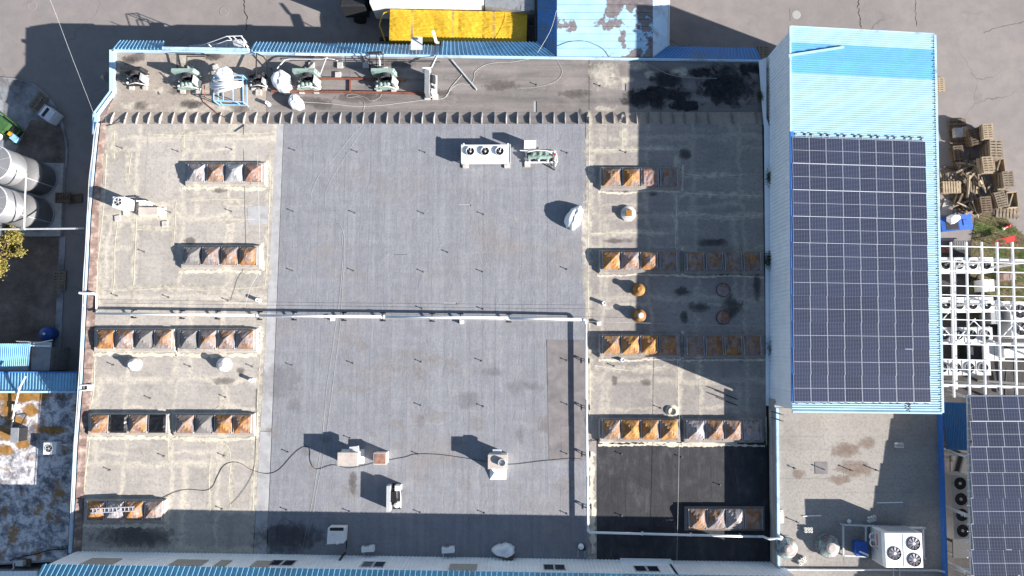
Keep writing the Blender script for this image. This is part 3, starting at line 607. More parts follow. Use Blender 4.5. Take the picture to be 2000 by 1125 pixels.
# ------------------------------------------------------------------ blue skirts on the north edge
def skirt(inner, outer, nr, mat, parent, zi=ZN+.25, zo=ZN-.7, per=6):
    corr([W(*inner[0], zi), W(*inner[1], zi), W(*outer[1], zo), W(*outer[0], zo)], nr, .09, mat, parent, per, 'skirt_sheet', .22)
skirt([(218, 97), (318, 98)], [(232, 80), (322, 81)], 14, 'skirt', mbd)
skirt([(487, 101), (700, 105)], [(497, 83), (705, 86)], 30, 'skirt', mbd)
skirt([(700, 105), (858, 108)], [(705, 86), (860, 89)], 22, 'skirt', mbd)
skirt([(858, 108), (1085, 110)], [(862, 81), (1050, 83)], 27, 'skirt', mbd)
skirt([(1276, 113), (1487, 117)], [(1303, 91), (1476, 94)], 30, 'skirtd', mbd)
q = [W(218, 98, ZN+.28), W(858, 109, ZN+.28), W(1487, 118, ZN+.28)]
for a, b in zip(q, q[1:]): ob('edge_flashing', MB().bar(a-Vector((0, 0, .1)), b-Vector((0, 0, .1)), .11, .24), MT['flash'], mbd)
q = [W(318, 98, ZN+.28), W(487, 101, ZN+.28)]; ob('edge_flashing', MB().bar(q[0]+Vector((0, .12, -.03)), q[1]+Vector((0, .12, -.03)), .2, .3), MT['flash'], mbd)
for x0, x1, y in ((577, 605, 106), (607, 660, 107)):
    ob('trim_strip', MB().bar(W(x0, y, ZN+.33), W(x1, y+.6, ZN+.33), .12, .03), MT['white'], mbd)
# ------------------------------------------------------------------ dock roof at the top
dk = T('loading_dock_roof', 'light blue worn painted dock roof with blue sloping sides at the top edge', 'building', W(1180, 40, 0))
zd = 4.5
ob('wall', MB().prism([(p.x, p.y) for p in P2([(1092, -80), (1272, -80), (1272, 111), (1090, 109)], zd)], 0, zd-.06), MT['wallgrey'], dk)
ys = [-80, -62, -46, -30, -14, 9, 24, 38, 52, 66, 80, 94, 111]
for a, b in zip(ys, ys[1:]):
    P = P2([(1088, a+.4), (1275, a+.4), (1275, b-.4), (1088, b-.4)], zd+.02); ob('roof_panel', MB().prism([(p.x, p.y) for p in P], zd-.06, zd+.01+random.random()*.012), MT['bluepaint'], dk)
corr([W(1088, 111, zd), W(1088, -80, zd), W(1050, -80, zd-.9), W(1050, 83, zd-.9)], 46, .05, 'skirtd', dk, 6, 'skirt_sheet')
corr([W(1275, 112, zd), W(1275, -80, zd), W(1306, -80, zd-.9), W(1304, 91, zd-.9)], 46, .05, 'flash', dk, 6, 'skirt_sheet')
ob('gutter', MB().bar(W(1046, -80, zd-.95), W(1046, 80, zd-.95), .1, .1), MT['dark'], dk); ob('gutter', MB().bar(W(1308, -80, zd-.95), W(1306, 90, zd-.95), .08, .08), MT['white'], dk)
# ------------------------------------------------------------------ tall building with solar roof
tl = T('solar_roof_building', 'tall pale blue building with corrugated roof carrying solar panels', 'building', W(1690, 430, 0))
ZT0, ZT1 = 8.8, 8.05
def zt(px): return ZT0+(ZT1-ZT0)*(px-1545)/285
def Wt(px, py, dz=0): return W(px, py, zt(px)+dz)
R4 = [Wt(1543, 53), Wt(1823, 68), Wt(1838, 806), Wt(1547, 803)]
nr = 170
corr([R4[0], R4[3], R4[2], R4[1]], nr, .07, lambda f: 'tallband' if .04 < f < .1 else 'tallroof', tl, 7)
q = [Vector((p.x, p.y, 0)) for p in R4]; c = sum(q, Vector())/4
lo = [Vector((p.x-math.copysign(.12, (p-c).x), p.y-math.copysign(.12, (p-c).y), 0)) for p in q]
hi = [Vector((a.x, a.y, b.z-.14)) for a, b in zip(lo, R4)]
ob('wall_core', MB().hull(lo[::-1], hi[::-1]), MT['wallgrey'], tl)
A, D = Vector((lo[0].x-.03, lo[0].y, 0)), Vector((lo[3].x-.03, lo[3].y, 0))
corrn([Vector((A.x, A.y, ZT0-.1)), Vector((D.x, D.y, ZT0-.1)), Vector((D.x, D.y, ZR+.15)), Vector((A.x, A.y, ZR+.15))], 92, .035, 'tallwall', tl, 8, 'wall_sheet', .5, .004, Vector((-1, 0, 0)))
corrn([Vector((A.x, A.y, ZR+.14)), Vector((A.x, A.y-2.6, ZR+.14)), Vector((A.x, A.y-2.6, .1)), Vector((A.x, A.y, .1))], 12, .035, 'tallwall', tl, 8, 'wall_sheet', .5, .004, Vector((-1, 0, 0)))
A2, B2 = Vector((lo[0].x, lo[0].y+.03, 0)), Vector((lo[1].x, lo[1].y+.03, 0))
corrn([Vector((A2.x, A2.y, ZT0-.12)), Vector((B2.x, B2.y, ZT1-.12)), Vector((B2.x, B2.y, .1)), Vector((A2.x, A2.y, .1))], 60, .035, 'tallwall', tl, 8, 'wall_sheet', .5, .004, Vector((0, 1, 0)))
a, b = R4[0], R4[3]; m1 = lerp(a, b, .283)
ob('edge_trim', MB().bar(a+Vector((-.03, 0, .05)), m1+Vector((-.03, 0, .05)), .12, .16), MT['flash'], tl); ob('edge_trim', MB().bar(m1+Vector((.05, 0, .05)), lerp(a, b, .976)+Vector((.05, 0, .05)), .22, .16), MT['ridge'], tl)
ob('edge_trim', MB().bar(R4[0]+Vector((0, .03, .04)), R4[1]+Vector((0, .03, .04)), .06, .14), MT['flash'], tl)
ob('edge_trim', MB().bar(R4[3]+Vector((0, -.03, .03)), R4[2]+Vector((0, -.03, .03)), .1, .16), MT['tallroof'], tl)
ob('eaves_gutter', MB().bar(R4[1]+Vector((.1, 0, -.02)), R4[2]+Vector((.1, 0, -.02)), .16, .12), MT['flash'], tl)
for i in range(110):
    p = lerp(R4[1], R4[2], (i+1)/111); ob('gutter_clip', MB().box(p.x-.02, p.y, p.z+.045, .09, .07, .02), MT['dark'], tl)
P = P2([(1483, 118), (1497, 112), (1497, 230), (1504, 250), (1509, 795), (1497, 792), (1493, 250), (1489, 200)], ZR+.12)
ob('base_flashing', MB().prism([(p.x, p.y) for p in P], ZR-.02, ZR+.1), MT['tallwall'], tl)
lt = ob('light_tube', MB().bar(Wt(1540, 108.5, .16), Wt(1648, 92, .16), .14, .09), MT['tallroof'], origin=Wt(1590, 100, .1), label='long pale strip lying across the blue band of the tall roof', cat='strip')
# panels
def solar(name_lbl, corners, grp, par=None):
    c = sum(corners, Vector())/4; ux = ((corners[1]-corners[0])+(corners[2]-corners[3]))/2; uy = ((corners[0]-corners[3])+(corners[1]-corners[2]))/2
    w, h = ux.length-.012, uy.length-.02; ux.normalize(); n = ux.cross(uy).normalized(); uy = n.cross(ux)
    o = T('solar_module', name_lbl, 'solar panel', c, 0, grp)
    n = (n+Vector((random.gauss(0, .0015), random.gauss(0, .0015), 0))).normalized(); ux = uy.cross(n).normalized(); uy = n.cross(ux)
    o.rotation_euler = Matrix((ux, uy, n)).transposed().to_euler()
    key = grp
    if key not in CAT:
        f = MB()
        f.box(0, 0, -.02, w, h, .034); sf, sg = MB().box(-w/2+.007, 0, .0142, .014, h-.044, .004), MB().box(w/2-.007, 0, .0142, .014, h-.044, .004)
        g = MB().box(0, 0, .0142, w-.03, h-.044, .004); mdl = MB().box(0, 0, .0184, w-.03, .02, .002)
        CAT[key] = []
        for nm, m, mt in (('frame', f, 'alu'), ('side_trim', sf, 'sideframe'), ('side_trim', sg, 'sideframe'), ('cell_sheet', g, 'solar'), ('centre_bar', mdl, 'midbar')):
            me = bpy.data.meshes.new(nm); me.from_pydata(m.v, [], m.f); me.materials.append(MT[mt]); CAT[key].append((nm, me))
    fr = None
    for nm, me in CAT[key]:
        x = bpy.data.objects.new(nm, me); COL.objects.link(x); x.parent = o
    return o
g4 = [Vector((1548, 267, 0)), Vector((1808, 276, 0)), Vector((1818, 785, 0)), Vector((1550, 784, 0))]
for r in range(10):
    for c in range(8):
        cs = [bil(g4, u, v) for u, v in ((c/8, r/10), ((c+1)/8, r/10), ((c+1)/8, (r+1)/10), (c/8, (r+1)/10))]
        solar(f"solar panel on the tall roof, {ORD[r]} row from top, {ORD[c]} from left", [Wt(p.x, p.y, .16) for p in cs], 'solar panels on the tall roof')
for c in range(8):
    for f in (.18, .8):
        p = bil(g4, (c+f)/8, 0); a = Wt(p.x, p.y-6, .06); ob('rail_end', MB().bar(a, Wt(p.x, p.y+3, .06), .05, .06), MT['alu'], tl); ob('rail_clamp', MB().box(a.x, a.y, a.z, .12, .12, .1), MT['grey'], tl)
        p = bil(g4, (c+f)/8, 1); a = Wt(p.x, p.y+3.5, .06); ob('rail_clamp', MB().box(a.x, a.y, a.z, .12, .06, .06), MT['dark'], tl)
ob('cable_coil', MB().tube(smooth([Wt(1775, 787, .1), Wt(1778, 790, .12), Wt(1774, 793, .1), Wt(1778, 797, .12), Wt(1775, 800, .1), Wt(1779, 806, .05)], 5), .03), MT['black'], origin=Wt(1776, 790), label='black cable looping over the south eaves of the tall roof', cat='cable')
# ------------------------------------------------------------------ annex roof
an = T('annex_building', 'lower annex with pale felt roof south of the tall solar building', 'building', W(1680, 950, 0))
ob('wall', MB().prism([(p.x, p.y) for p in P2([(1513, 780), (1836, 780), (1846, 1160), (1517, 1160)], ZA)], 0, ZA-.04), MT['wallgrey'], an)
AP = P2([(1520, 797), (1832, 797), (1842, 1160), (1522, 1160)], ZA)
for i in range(13):
    cs = [0, random.uniform(.25, .45), random.uniform(.55, .8), 1]
    for a, b in zip(cs, cs[1:]):
        q = [bil(AP, u, v) for u, v in ((a, i/13), (b-.0005, i/13), (b-.0005, (i+.996)/13), (a, (i+.996)/13))]
        ob('felt_roll', MB().prism([(p.x, p.y) for p in q], ZA-.05, ZA+.004+random.random()*.01), MT['annexfelt'], an)
ob('edge_flashing', MB().bar(W(1517, 797, ZA+.12), W(1520, 1108, ZA+.12), .16, .26), MT['flash'], an)
ob('edge_flashing', MB().bar(W(1835, 800, ZA+.2), W(1847, 1160, ZA+.2), .16, .42), MT['ridge'], an)
for i in range(10):
    a, b = lerp(W(1509, 800, ZA-.4), W(1515, 1106, ZA-.4), i/10), lerp(W(1509, 800, ZA-.4), W(1515, 1106, ZA-.4), (i+.98)/10); ob('coping_block', MB().bar(a-Vector((0, 0, .2)), b-Vector((0, 0, .2)), .2, .5), MT['plaster'], an)
# ------------------------------------------------------------------ building along the bottom edge
bb = T('long_blue_roofed_building', 'long white walled building with blue ribbed roof along the bottom edge', 'building', W(800, 1150, 0))
ZE = ZR+3.25
e0, e1 = W(84, 1103.5, ZE), W(1590, 1128, ZE); d = (e1-e0).normalized(); nb = Vector((d.y, -d.x, 0))
e1 = e0+d*((W(1519, 1106, ZR)-e0).dot(d)+.05)
w0, w1 = e0+nb*.06+d*.12, e1+nb*.06
lo = [Vector((p.x, p.y, 0)) for p in (w0+nb*.02, w1+nb*.02, w1+nb*9, w0+nb*9)]; ob('wall_core', MB().hull(lo[::-1], [p+Vector((0, 0, ZE-.1)) for p in lo[::-1]]), MT['wallgrey'], bb)
corrn([Vector((w0.x, w0.y, ZE-.03)), Vector((w1.x, w1.y, ZE-.03)), Vector((w1.x, w1.y, 1.5)), Vector((w0.x, w0.y, 1.5))], 190, .03, 'whitewall', bb, 7, 'wall_sheet', .5, .004, -nb)
t0, t1 = e0+nb*1.5+Vector((0, 0, 1.4)), e1+nb*1.5+Vector((0, 0, 1.4))
corr([e0-nb*.05, e1-nb*.05, t1, t0], 140, .10, 'skirtl', bb, 6, 'roof_sheet', .22)
ob('roof_deck', MB().hull([t0-Vector((0, 0, .3)), t1-Vector((0, 0, .3)), t1+nb*7-Vector((0, 0, .3)), t0+nb*7-Vector((0, 0, .3))][::-1], [t0, t1, t1+nb*7, t0+nb*7][::-1]), MT['skirtl'], bb)
def wallpt(px, z):      # point on that wall for a photo column
    lo_, hi_ = w0, w1
    best = min((abs((camproj(lerp(w0, w1, k/800), z)-px)), k) for k in range(801))[1]
    p = lerp(w0, w1, best/800); return Vector((p.x, p.y, z))
def camproj(p, z):
    v = RM.transposed() @ (Vector((p.x, p.y, z))-Vector((0, 0, CH))); return 1000+F*v.x/-v.z
def wallbox(name, px0, px1, z0, z1, mat, dep=.07, parent=bb):
    a, b = wallpt(px0, (z0+z1)/2), wallpt(px1, (z0+z1)/2); o = -nb
    q = [Vector((a.x, a.y, z0)), Vector((b.x, b.y, z0)), Vector((b.x, b.y, z1)), Vector((a.x, a.y, z1))]
    return ob(name, MB().hull([p-o*.02 for p in q], [p+o*dep for p in q]), MT[mat], parent)
for x0, x1 in ((527, 575), (706, 752), (1061, 1104), (1238, 1288)):
    w = wallbox('window', x0, x1, ZR+1.35, ZR+2.55, 'lgrey', .05)
    wallbox('pane', x0+2, (x0+x1)/2-2.5, ZR+1.45, ZR+2.45, 'glass', .06, w); wallbox('pane', (x0+x1)/2+2.5, x1-2, ZR+1.45, ZR+2.45, 'glass', .06, w)
for x0, x1 in ((168, 228), (337, 400), (425, 445), (494, 530), (877, 932)): wallbox('shutter', x0, x1, ZR+1.6, ZR+2.9, 'shutter', .06)
wallbox('duct_panel', 1212, 1312, ZR+.1, ZR+.9, 'whitewall', .16); wallbox('wall_joint', 1313, 1316, ZR+.1, ZE-.1, 'dark', .05)
for p in ((655, 725),): 
    ob('wall_pipe', MB().tube([W(674, 1080, ZR+.1), W(672, 1082, ZR+.6), W(655, 1105, ZR+1.6)], .07), MT['dark'], bb)
# ------------------------------------------------------------------ low building on the left
lb = T('low_white_roofed_building', 'low building with peeling white and orange roof at the lower left', 'building', W(40, 930, 0))
ob('wall', MB().prism([(p.x, p.y) for p in P2([(-160, 764), (150, 764), (128, 1096), (-160, 1112)], ZL)], 0, ZL-.03), MT['wallgrey'], lb)
LP = P2([(-160, 766), (149, 766), (131, 1090), (-160, 1112)], ZL)
for i in range(9):
    q = [bil(LP, u, v) for u, v in ((i/9, 0), ((i+.995)/9, 0), ((i+.995)/9, 1), (i/9, 1))]; ob('roof_slab', MB().prism([(p.x, p.y) for p in q], ZL-.04, ZL+.005+.01*random.random()), MT['peel'], lb)
corr([W(-160, 764, ZL+.35), W(150, 764, ZL+.35), W(152, 727, ZL-.35), W(-160, 727, ZL-.35)], 52, .05, 'skirt', lb, 6, 'skirt_sheet')
ob('edge_flashing', MB().bar(W(-160, 765.5, ZL+.38), W(150, 765.5, ZL+.38), .14, .12), MT['flash'], lb); ob('edge_flashing', MB().bar(W(-160, 727, ZL-.33), W(152, 727, ZL-.33), .1, .1), MT['ridge'], lb)
wl = T('low_wing', 'low pale roofed wing in the bottom left corner', 'building', W(20, 1130, 0))
ob('wall', MB().prism([(p.x, p.y) for p in P2([(-160, 1117), (70, 1115), (60, 1200), (-160, 1200)], ZL+.3)], 0, ZL+.2), MT['wallgrey'], wl)
corr([W(-160, 1117, ZL+.3), W(74, 1115, ZL+.3), W(60, 1200, ZL+.7), W(-160, 1200, ZL+.7)], 30, .04, 'whitewall', wl, 6)
# ------------------------------------------------------------------ shed with blue roof further left
sh = T('blue_roofed_shed', 'small shed with bright blue ribbed roof at the left edge', 'shed', W(25, 700, 0))
ob('wall', MB().prism([(p.x, p.y) for p in P2([(-120, 674), (57, 674), (52, 724), (-120, 724)], 2.4)], 0, 2.35), MT['wallgrey'], sh)
corr([W(-120, 671, 2.6), W(60, 671, 2.5), W(55, 723, 2.3), W(-120, 723, 2.4)], 46, .04, 'skirt', sh, 6)
hu = T('grey_lean_to', 'dark grey lean-to cabin beside the blue roofed shed', 'shed', W(80, 695, 0))
ob('wall', MB().prism([(p.x, p.y) for p in P2([(62, 678), (100, 678), (96, 724), (60, 724)], 2.2)], 0, 2.2), MT['grey'], hu); ob('roof_sheet', MB().hull([W(30, 666, 2.3), W(101, 668, 2.3), W(101, 678, 2.25), W(60, 678, 2.25)][::-1], [W(30, 666, 2.36), W(101, 668, 2.36), W(101, 678, 2.31), W(60, 678, 2.31)][::-1]), MT['lgrey'], hu)
ob('roof_bar', MB().bar(W(60, 675, 2.5), W(98, 676, 2.5), .08, .06), MT['white'], hu); ob('roof_bar', MB().bar(W(66, 671, 2.5), W(103, 664, 2.5), .06, .06), MT['white'], hu)
# ------------------------------------------------------------------ reusable pieces
def mesh_of(key, fn, mat, shade=False):
    if key not in CAT:
        m = fn(); me = bpy.data.meshes.new(key); me.from_pydata(m.v, [], m.f); me.materials.append(MT[mat])
        if shade:
            for p in me.polygons: p.use_smooth = True
        CAT[key] = me
    return CAT[key]
def link(name, me, parent, loc=(0, 0, 0), rz=0):
    o = bpy.data.objects.new(name, me); COL.objects.link(o); o.parent = parent; o.location = loc; o.rotation_euler = (0, 0, rz)
    return o
def fan(parent, x, y, z, r, blades=7, wall=.12, guard='white', blade='fanb'):
    k = f'{r:.2f}{blades}{wall:.2f}{guard}{blade}'
    def ring(): return MB().lathe([(r, 0), (r*1.0, wall), (r*1.06, wall), (r*1.08, 0)], n=24, cap=False)
    def well(): return MB().lathe([(0.01, .004), (r, .004), (r, .006)], n=24)
    def bl():
        m = MB()
        for i in range(blades):
            a = 2*math.pi*i/blades; c, s = math.cos(a), math.sin(a)
            P = [(r*.2, -.05*r, .03), (r*.93, -.22*r, .02), (r*.95, .18*r, wall*.8), (r*.2, .09*r, wall*.55)]
            q = [Vector((p[0]*c-p[1]*s, p[0]*s+p[1]*c, p[2])) for p in P]
            m.hull([p-Vector((0, 0, .006)) for p in q], q)
        return m
    def hub(): return MB().lathe([(r*.24, 0.01), (r*.24, wall*.7), (r*.14, wall*.85)], n=12)
    f = link('fan_ring', mesh_of('fan_ring'+k, ring, guard), parent, (x, y, z))
    link('fan_well', mesh_of('fan_well'+k, well, 'dark'), f); link('fan_blades', mesh_of('fan_blades'+k, bl, blade), f, rz=random.random()*3); link('fan_hub', mesh_of('fan_hub'+k, hub, 'lgrey'), f)
def P(o, name, mb, mat, shade=False): return ob(name, mb, MT[mat], o, local=True, shade=shade)
def at(px, py, zbase, h=0):      # object whose top (height h) is seen at px,py
    p = W(px, py, zbase+h); p.z = zbase; return p
def drape(rx, ry, h, rings=9, n=26, seed=1, flare=.12):
    rg = random.Random(seed); ph = [rg.uniform(0, 6.3) for _ in range(6)]; m = MB(); vs = []
    for k in range(rings+1):
        t = k/rings
        for i in range(n):
            a = 2*math.pi*i/n
            f = 1+.10*math.sin(2*a+ph[0])+.07*math.sin(3*a+ph[1])+(.05*math.sin(7*a+ph[2])+.04*math.sin(11*a+ph[3]))*t+rg.uniform(-.02, .02)
            r = (math.sin(t*math.pi/2)**.62)*f*(1+flare*max(0, t-.75)*4*.25)
            z = h*(1-t**2.6)+.05*h*math.sin(3*a+ph[4]+4*t)*(1-t)+rg.uniform(-.03, .03)*h*(t < 1)
            vs.append((rx*r*math.cos(a), ry*r*math.sin(a), max(0, z)))
    fs = [(k*n+i, (k+1)*n+i, (k+1)*n+(i+1) % n, k*n+(i+1) % n) for k in range(rings) for i in range(n)]
    fs.append(tuple(range(n))); fs.append(tuple(range(rings*n, rings*n+n))[::-1]); return m.add(vs, fs)
def wrapped(label, px, py, z, rx, ry, h, rz=0, mat='film', seed=1, extra=None):
    o = T('wrapped_bundle', label, 'bundle', at(px, py, z, h*.5), rz); P(o, 'wrapping', drape(rx, ry, h, seed=seed), mat, True)
    P(o, 'tie', MB().tube([(rx*.75*math.cos(a*.5236), ry*.75*math.sin(a*.5236), h*.62) for a in range(13)], .02, 5), 'cable'); 
    if extra: P(o, 'contents', extra, 'timberd')
    return o
def cable(label, pts, z, r=.022, mat='cable', name='cable', k=6, sag=0):
    q = smooth([W(x, y, z+r) for x, y in pts], k)
    return ob(name, MB().tube([p-q[0] for p in q], r, 5), MT[mat], origin=q[0], local=True, label=label, cat='cable')
# ------------------------------------------------------------------ round roof vents
def round_vent(label, px, py, z, r, h, mat, capmat=None, square=False, g=None):
    o = T('roof_vent', label, 'vent', at(px, py, z, h*.8), 0, g)
    P(o, 'base', MB().lathe([(r*1.0, 0), (r*1.02, .05), (r*.86, .12*h), (r*.75, .3*h)], n=22), mat, False)
    P(o, 'hood', MB().lathe([(r*.72, .3*h), (r*.92, .36*h), (r*.95, .42*h), (r*.5, .72*h), (r*.42, .76*h)], n=22), mat)
    if square: c = MB().box(0, 0, .72*h, r*.8, r*.8, .3*h, 0, .02)
    else: c = MB().lathe([(r*.42, .76*h), (r*.44, .95*h), (r*.3, h)], n=16)
    P(o, 'cap', c, capmat or mat)
    P(o, 'seam', MB().tube([(r*.955*math.cos(a*.2618), r*.955*math.sin(a*.2618), .39*h) for a in range(25)], .018, 5), 'dark')
round_vent('white and rust round vent near the brown coping, left of the pair', 256, 712, ZR, .47, .75, 'ventw', 'white')
round_vent('whitish round vent beside the grey membrane, right of the pair', 432, 712, ZR, .5, .78, 'white', 'silver')
round_vent('orange round vent on the right beige strip, upper of the pair', 1249, 565, ZR, .48, .8, 'vento', 'vento')
round_vent('orange round vent on the right beige strip, lower of the pair', 1251, 616, ZR, .48, .8, 'vento', 'ventw')
round_vent('dark round vent in the building shade, upper of two', 1414, 566, ZR, .5, .3, 'rustp', 'rustp')
round_vent('dark round vent in the building shade, lower of two', 1414, 620, ZR, .5, .3, 'rustp', 'rustp')
round_vent('white conical vent with square orange cap near the white wrapped bundle', 1228, 416, ZR, .58, .45, 'ventw', 'vento', True)
round_vent('big teal rusty ventilator against the annex edge', 1541, 1073, ZA, .74, .8, 'lichen', 'plaster')
round_vent('big teal rusty ventilator beside the white pipe frame', 1624, 1070, ZA, .8, .85, 'lichen', 'plaster')
# ------------------------------------------------------------------ short pipes and rods
def pipe_stub(label, px, py, z, h=.42, r=.13):
    o = T('vent_pipe', label, 'pipe', at(px, py, z, h)); P(o, 'stem', MB().lathe([(r, 0), (r, h), (r*.8, h), (r*.8, h*.9), (0.01, h*.9)], n=14), 'pvc'); P(o, 'collar', MB().lathe([(r*1.4, 0), (r*1.35, .04), (r, .06)], n=14), 'lgrey')
pipe_stub('white vent pipe beside the grey membrane just above the white pipeline', 502, 586, ZR)
pipe_stub('white vent pipe right of the whitish round vent', 489, 743, ZR); pipe_stub('white vent pipe left of the orange round vents', 1180, 592, ZR)
pipe_stub('white vent pipe just below the orange skylight row', 1216, 703, ZR); pipe_stub('white vent pipe between the compressors and the fins', 521, 200, ZN, .45)
def rodm():
    return MB().lathe([(.075, 0), (.07, .03), (.028, .05), (.028, .2), (.05, .205), (.045, .23)], n=8)
RODS = {'grey membrane': [(576, 294), (698, 297), (831, 298), (573, 413), (694, 416), (828, 417), (945, 419), (572, 529), (691, 529), (827, 531), (943, 531), (875, 493), (825, 603), (944, 604), (571, 714), (690, 710), (823, 707), (941, 705), (822, 792), (944, 794), (684, 856), (563, 883), (817, 887), (560, 996), (683, 999), (821, 1001), (946, 1002), (1108, 299), (1107, 526), (1107, 704), (1108, 790), (1107, 886), (1107, 1003)],
        'left beige roof strip': [(239, 290), (348, 296), (453, 292), (282, 492), (452, 413), (229, 578), (330, 581), (446, 587), (222, 713), (372, 716), (493, 716), (294, 778), (441, 776), (215, 918), (321, 891), (438, 890), (434, 994), (333, 415)],
        'right beige roof strip': [(1222, 298), (1199, 715), (1290, 797)], 'black bitumen patch': [(1214, 887), (1331, 893), (1406, 947), (1214, 1007)],
        'felt strip above the fins': [(1048, 166), (1172, 168), (560, 163)]}
rod0 = None
for zone, pts in RODS.items():
    pts = sorted(pts, key=lambda p: p[1]); rows = []
    for p in pts:
        if rows and p[1]-rows[-1][0][1] < 14: rows[-1].append(p)
        else: rows.append([p])
    for ri, ci, (x, y) in [(ri, ci, p) for ri, rw in enumerate(rows) for ci, p in enumerate(sorted(rw))]:
        z = ZN if 'fins' in zone else ZR
        me = mesh_of('vent_rod', rodm, 'rod'); o = bpy.data.objects.new('vent_rod', me); COL.objects.link(o); o.location = W(x, y, z+.005)
        tag(o, f'thin vent rod on the {zone}, {ORD[ri]} row down, {ORD[ci]} from left', 'vent rod', f'vent rods on the {zone}')
for x, y, h, l in ((1551, 914, .15, 'stubby vent rod nearest the left edge of the annex roof'), (1607, 916, .3, 'vent rod on a square grey patch of the annex roof'), (1661, 918, .32, 'vent rod amid brown stains on the annex roof'), (1711, 918, .34, 'vent rod at the shadow edge on the annex roof'), (1556, 1019, .3, 'vent rod near the white box on the annex edge')):
    ob('vent_rod', MB().lathe([(.08, 0), (.03, .04), (.03, h), (.055, h+.01), (.05, h+.05)], n=8), MT['rod'], origin=W(x, y, ZA+.01), local=True, label=l, cat='vent rod')
sheetp = MB().box(0, 0, 0, .85, .8, .012); ob('felt_patch', sheetp, MT['membrane_b'], an, local=True).location = W(1604, 914, ZA+.016)-an.location
for i, (x, y, a, b) in enumerate(((1650, 880, 40, 16), (1690, 865, 22, 14), (1640, 935, 26, 14), (1670, 915, 46, 20), (1560, 925, 16, 12))):
    q = ragged('water_stain', [(x+a*math.cos(t*.785), y+b*math.sin(t*.785)) for t in range(8)], ZA+.017+.0006*i, 'ochre', 3, 3, 70+i); q.parent = an; q.location = mbd.location-an.location
# ------------------------------------------------------------------ white pipeline on stands
pl = T('pipeline', 'long white pipe on low stands crossing the roof then turning down', 'pipe', W(1143, 624, ZR)); zp = ZR+.5
def run(name, pts, r=.085, mat='pvc', par=None): return ob(name, MB().tube([W(*p) for p in pts], r, 10), MT[mat], par or pl, shade=True)
xs = [(186, 612), (500, 616), (747, 618.5), (993, 621), (1136, 624)]
for a, b in zip(xs, xs[1:]): run('pipe_run', [(*a, zp), (b[0]-.6, b[1], zp)])
run('elbow', [(1136, 624, zp), (1141, 624.5, zp), (1143.5, 627, zp), (1144, 632, zp)], .095)
vs = [(1144, 632), (1145, 780), (1147, 930), (1148.5, 1032)]
for a, b in zip(vs, vs[1:]): run('pipe_run', [(*a, zp), (b[0], b[1]-.6, zp)])
run('elbow', [(1148.5, 1032, zp), (1149, 1037, zp), (1152, 1040, zp), (1157, 1040, zp)], .095)
hs = [(1157, 1040), (1255, 1042.5), (1350, 1045), (1480, 1048)]
for a, b in zip(hs, hs[1:]): run('pipe_run', [(*a, zp), (b[0]-.6, b[1], zp)])
run('pipe_run', [(1480, 1048, zp), (1491, 1048, zp), (1497, 1051, ZA+.3), (1502, 1052.5, ZA+.35), (1526, 1052.5, ZA+.35), (1528, 1051, ZA+.33), (1519, 1045, ZA+.28)], .085)
run('coupling', [(500, 616, zp), (504, 616, zp)], .11); run('coupling', [(747, 618.5, zp), (751, 618.5, zp)], .11)
def stand(px, py, ang, parent=pl):
    c = W(px, py, zp); m = MB(); d = Vector((math.cos(ang), math.sin(ang), 0)); n = Vector((-d.y, d.x, 0))
    for s in (-1, 1):
        m.bar(c+n*s*.06-Vector((0, 0, .1)), Vector((c.x, c.y, ZR+.02))+n*s*.28, .04, .04)
        m.bar(Vector((c.x, c.y, ZR+.03))+n*s*.28-d*.18, Vector((c.x, c.y, ZR+.03))+n*s*.28+d*.18, .06, .04)
    m.bar(c-n*.22-Vector((0, 0, .13)), c+n*.22-Vector((0, 0, .13)), .05, .05)
    st = ob('stand', m, MT['dark'], parent); ob('clamp', MB().box(c.x, c.y, zp-.12, .16, .26, .035, ang), MT['offwhite'], st)
for x, y in ((255, 612.7), (350, 614), (420, 615), (503, 616), (571, 616.8), (669, 617.8), (746, 618.5), (843, 619.5), (899, 620), (994, 621)): stand(x, y, 0)
for x, y in ((1144.6, 705), (1145.2, 797), (1146.2, 889), (1148, 992)): stand(x, y, math.pi/2)
for x, y in ((1255, 1042.5), (1350, 1045), (1446, 1047)): stand(x, y, 0)
for i, (x, y, l) in enumerate(((649, 623, 'small square roof outlet just below the pipeline, left one'), (902, 629, 'small square roof outlet just below the pipeline, right one'), (1170, 632, 'small square roof outlet below the lower orange vent'))):
    o = T('roof_outlet', l, 'roof outlet', at(x, y, ZR, .25)); P(o, 'box', MB().box(0, 0, 0, .26, .24, .25, .1, .02), 'plaster'); P(o, 'lid', MB().box(0, 0, .25, .3, .28, .03, .1), 'offwhite')
thin = ob('guide_wire', MB().tube([W(200, 592, ZR+.35), W(600, 597, ZR+.3), W(1000, 602, ZR+.35), W(1160, 603, ZR+.35)], .01, 4), MT['dark'], pl)
ob('guide_wire', MB().tube([W(500, 619, ZR+.42), W(900, 624, ZR+.42), W(1136, 628, ZR+.42)], .011, 4), MT['cable'], pl)
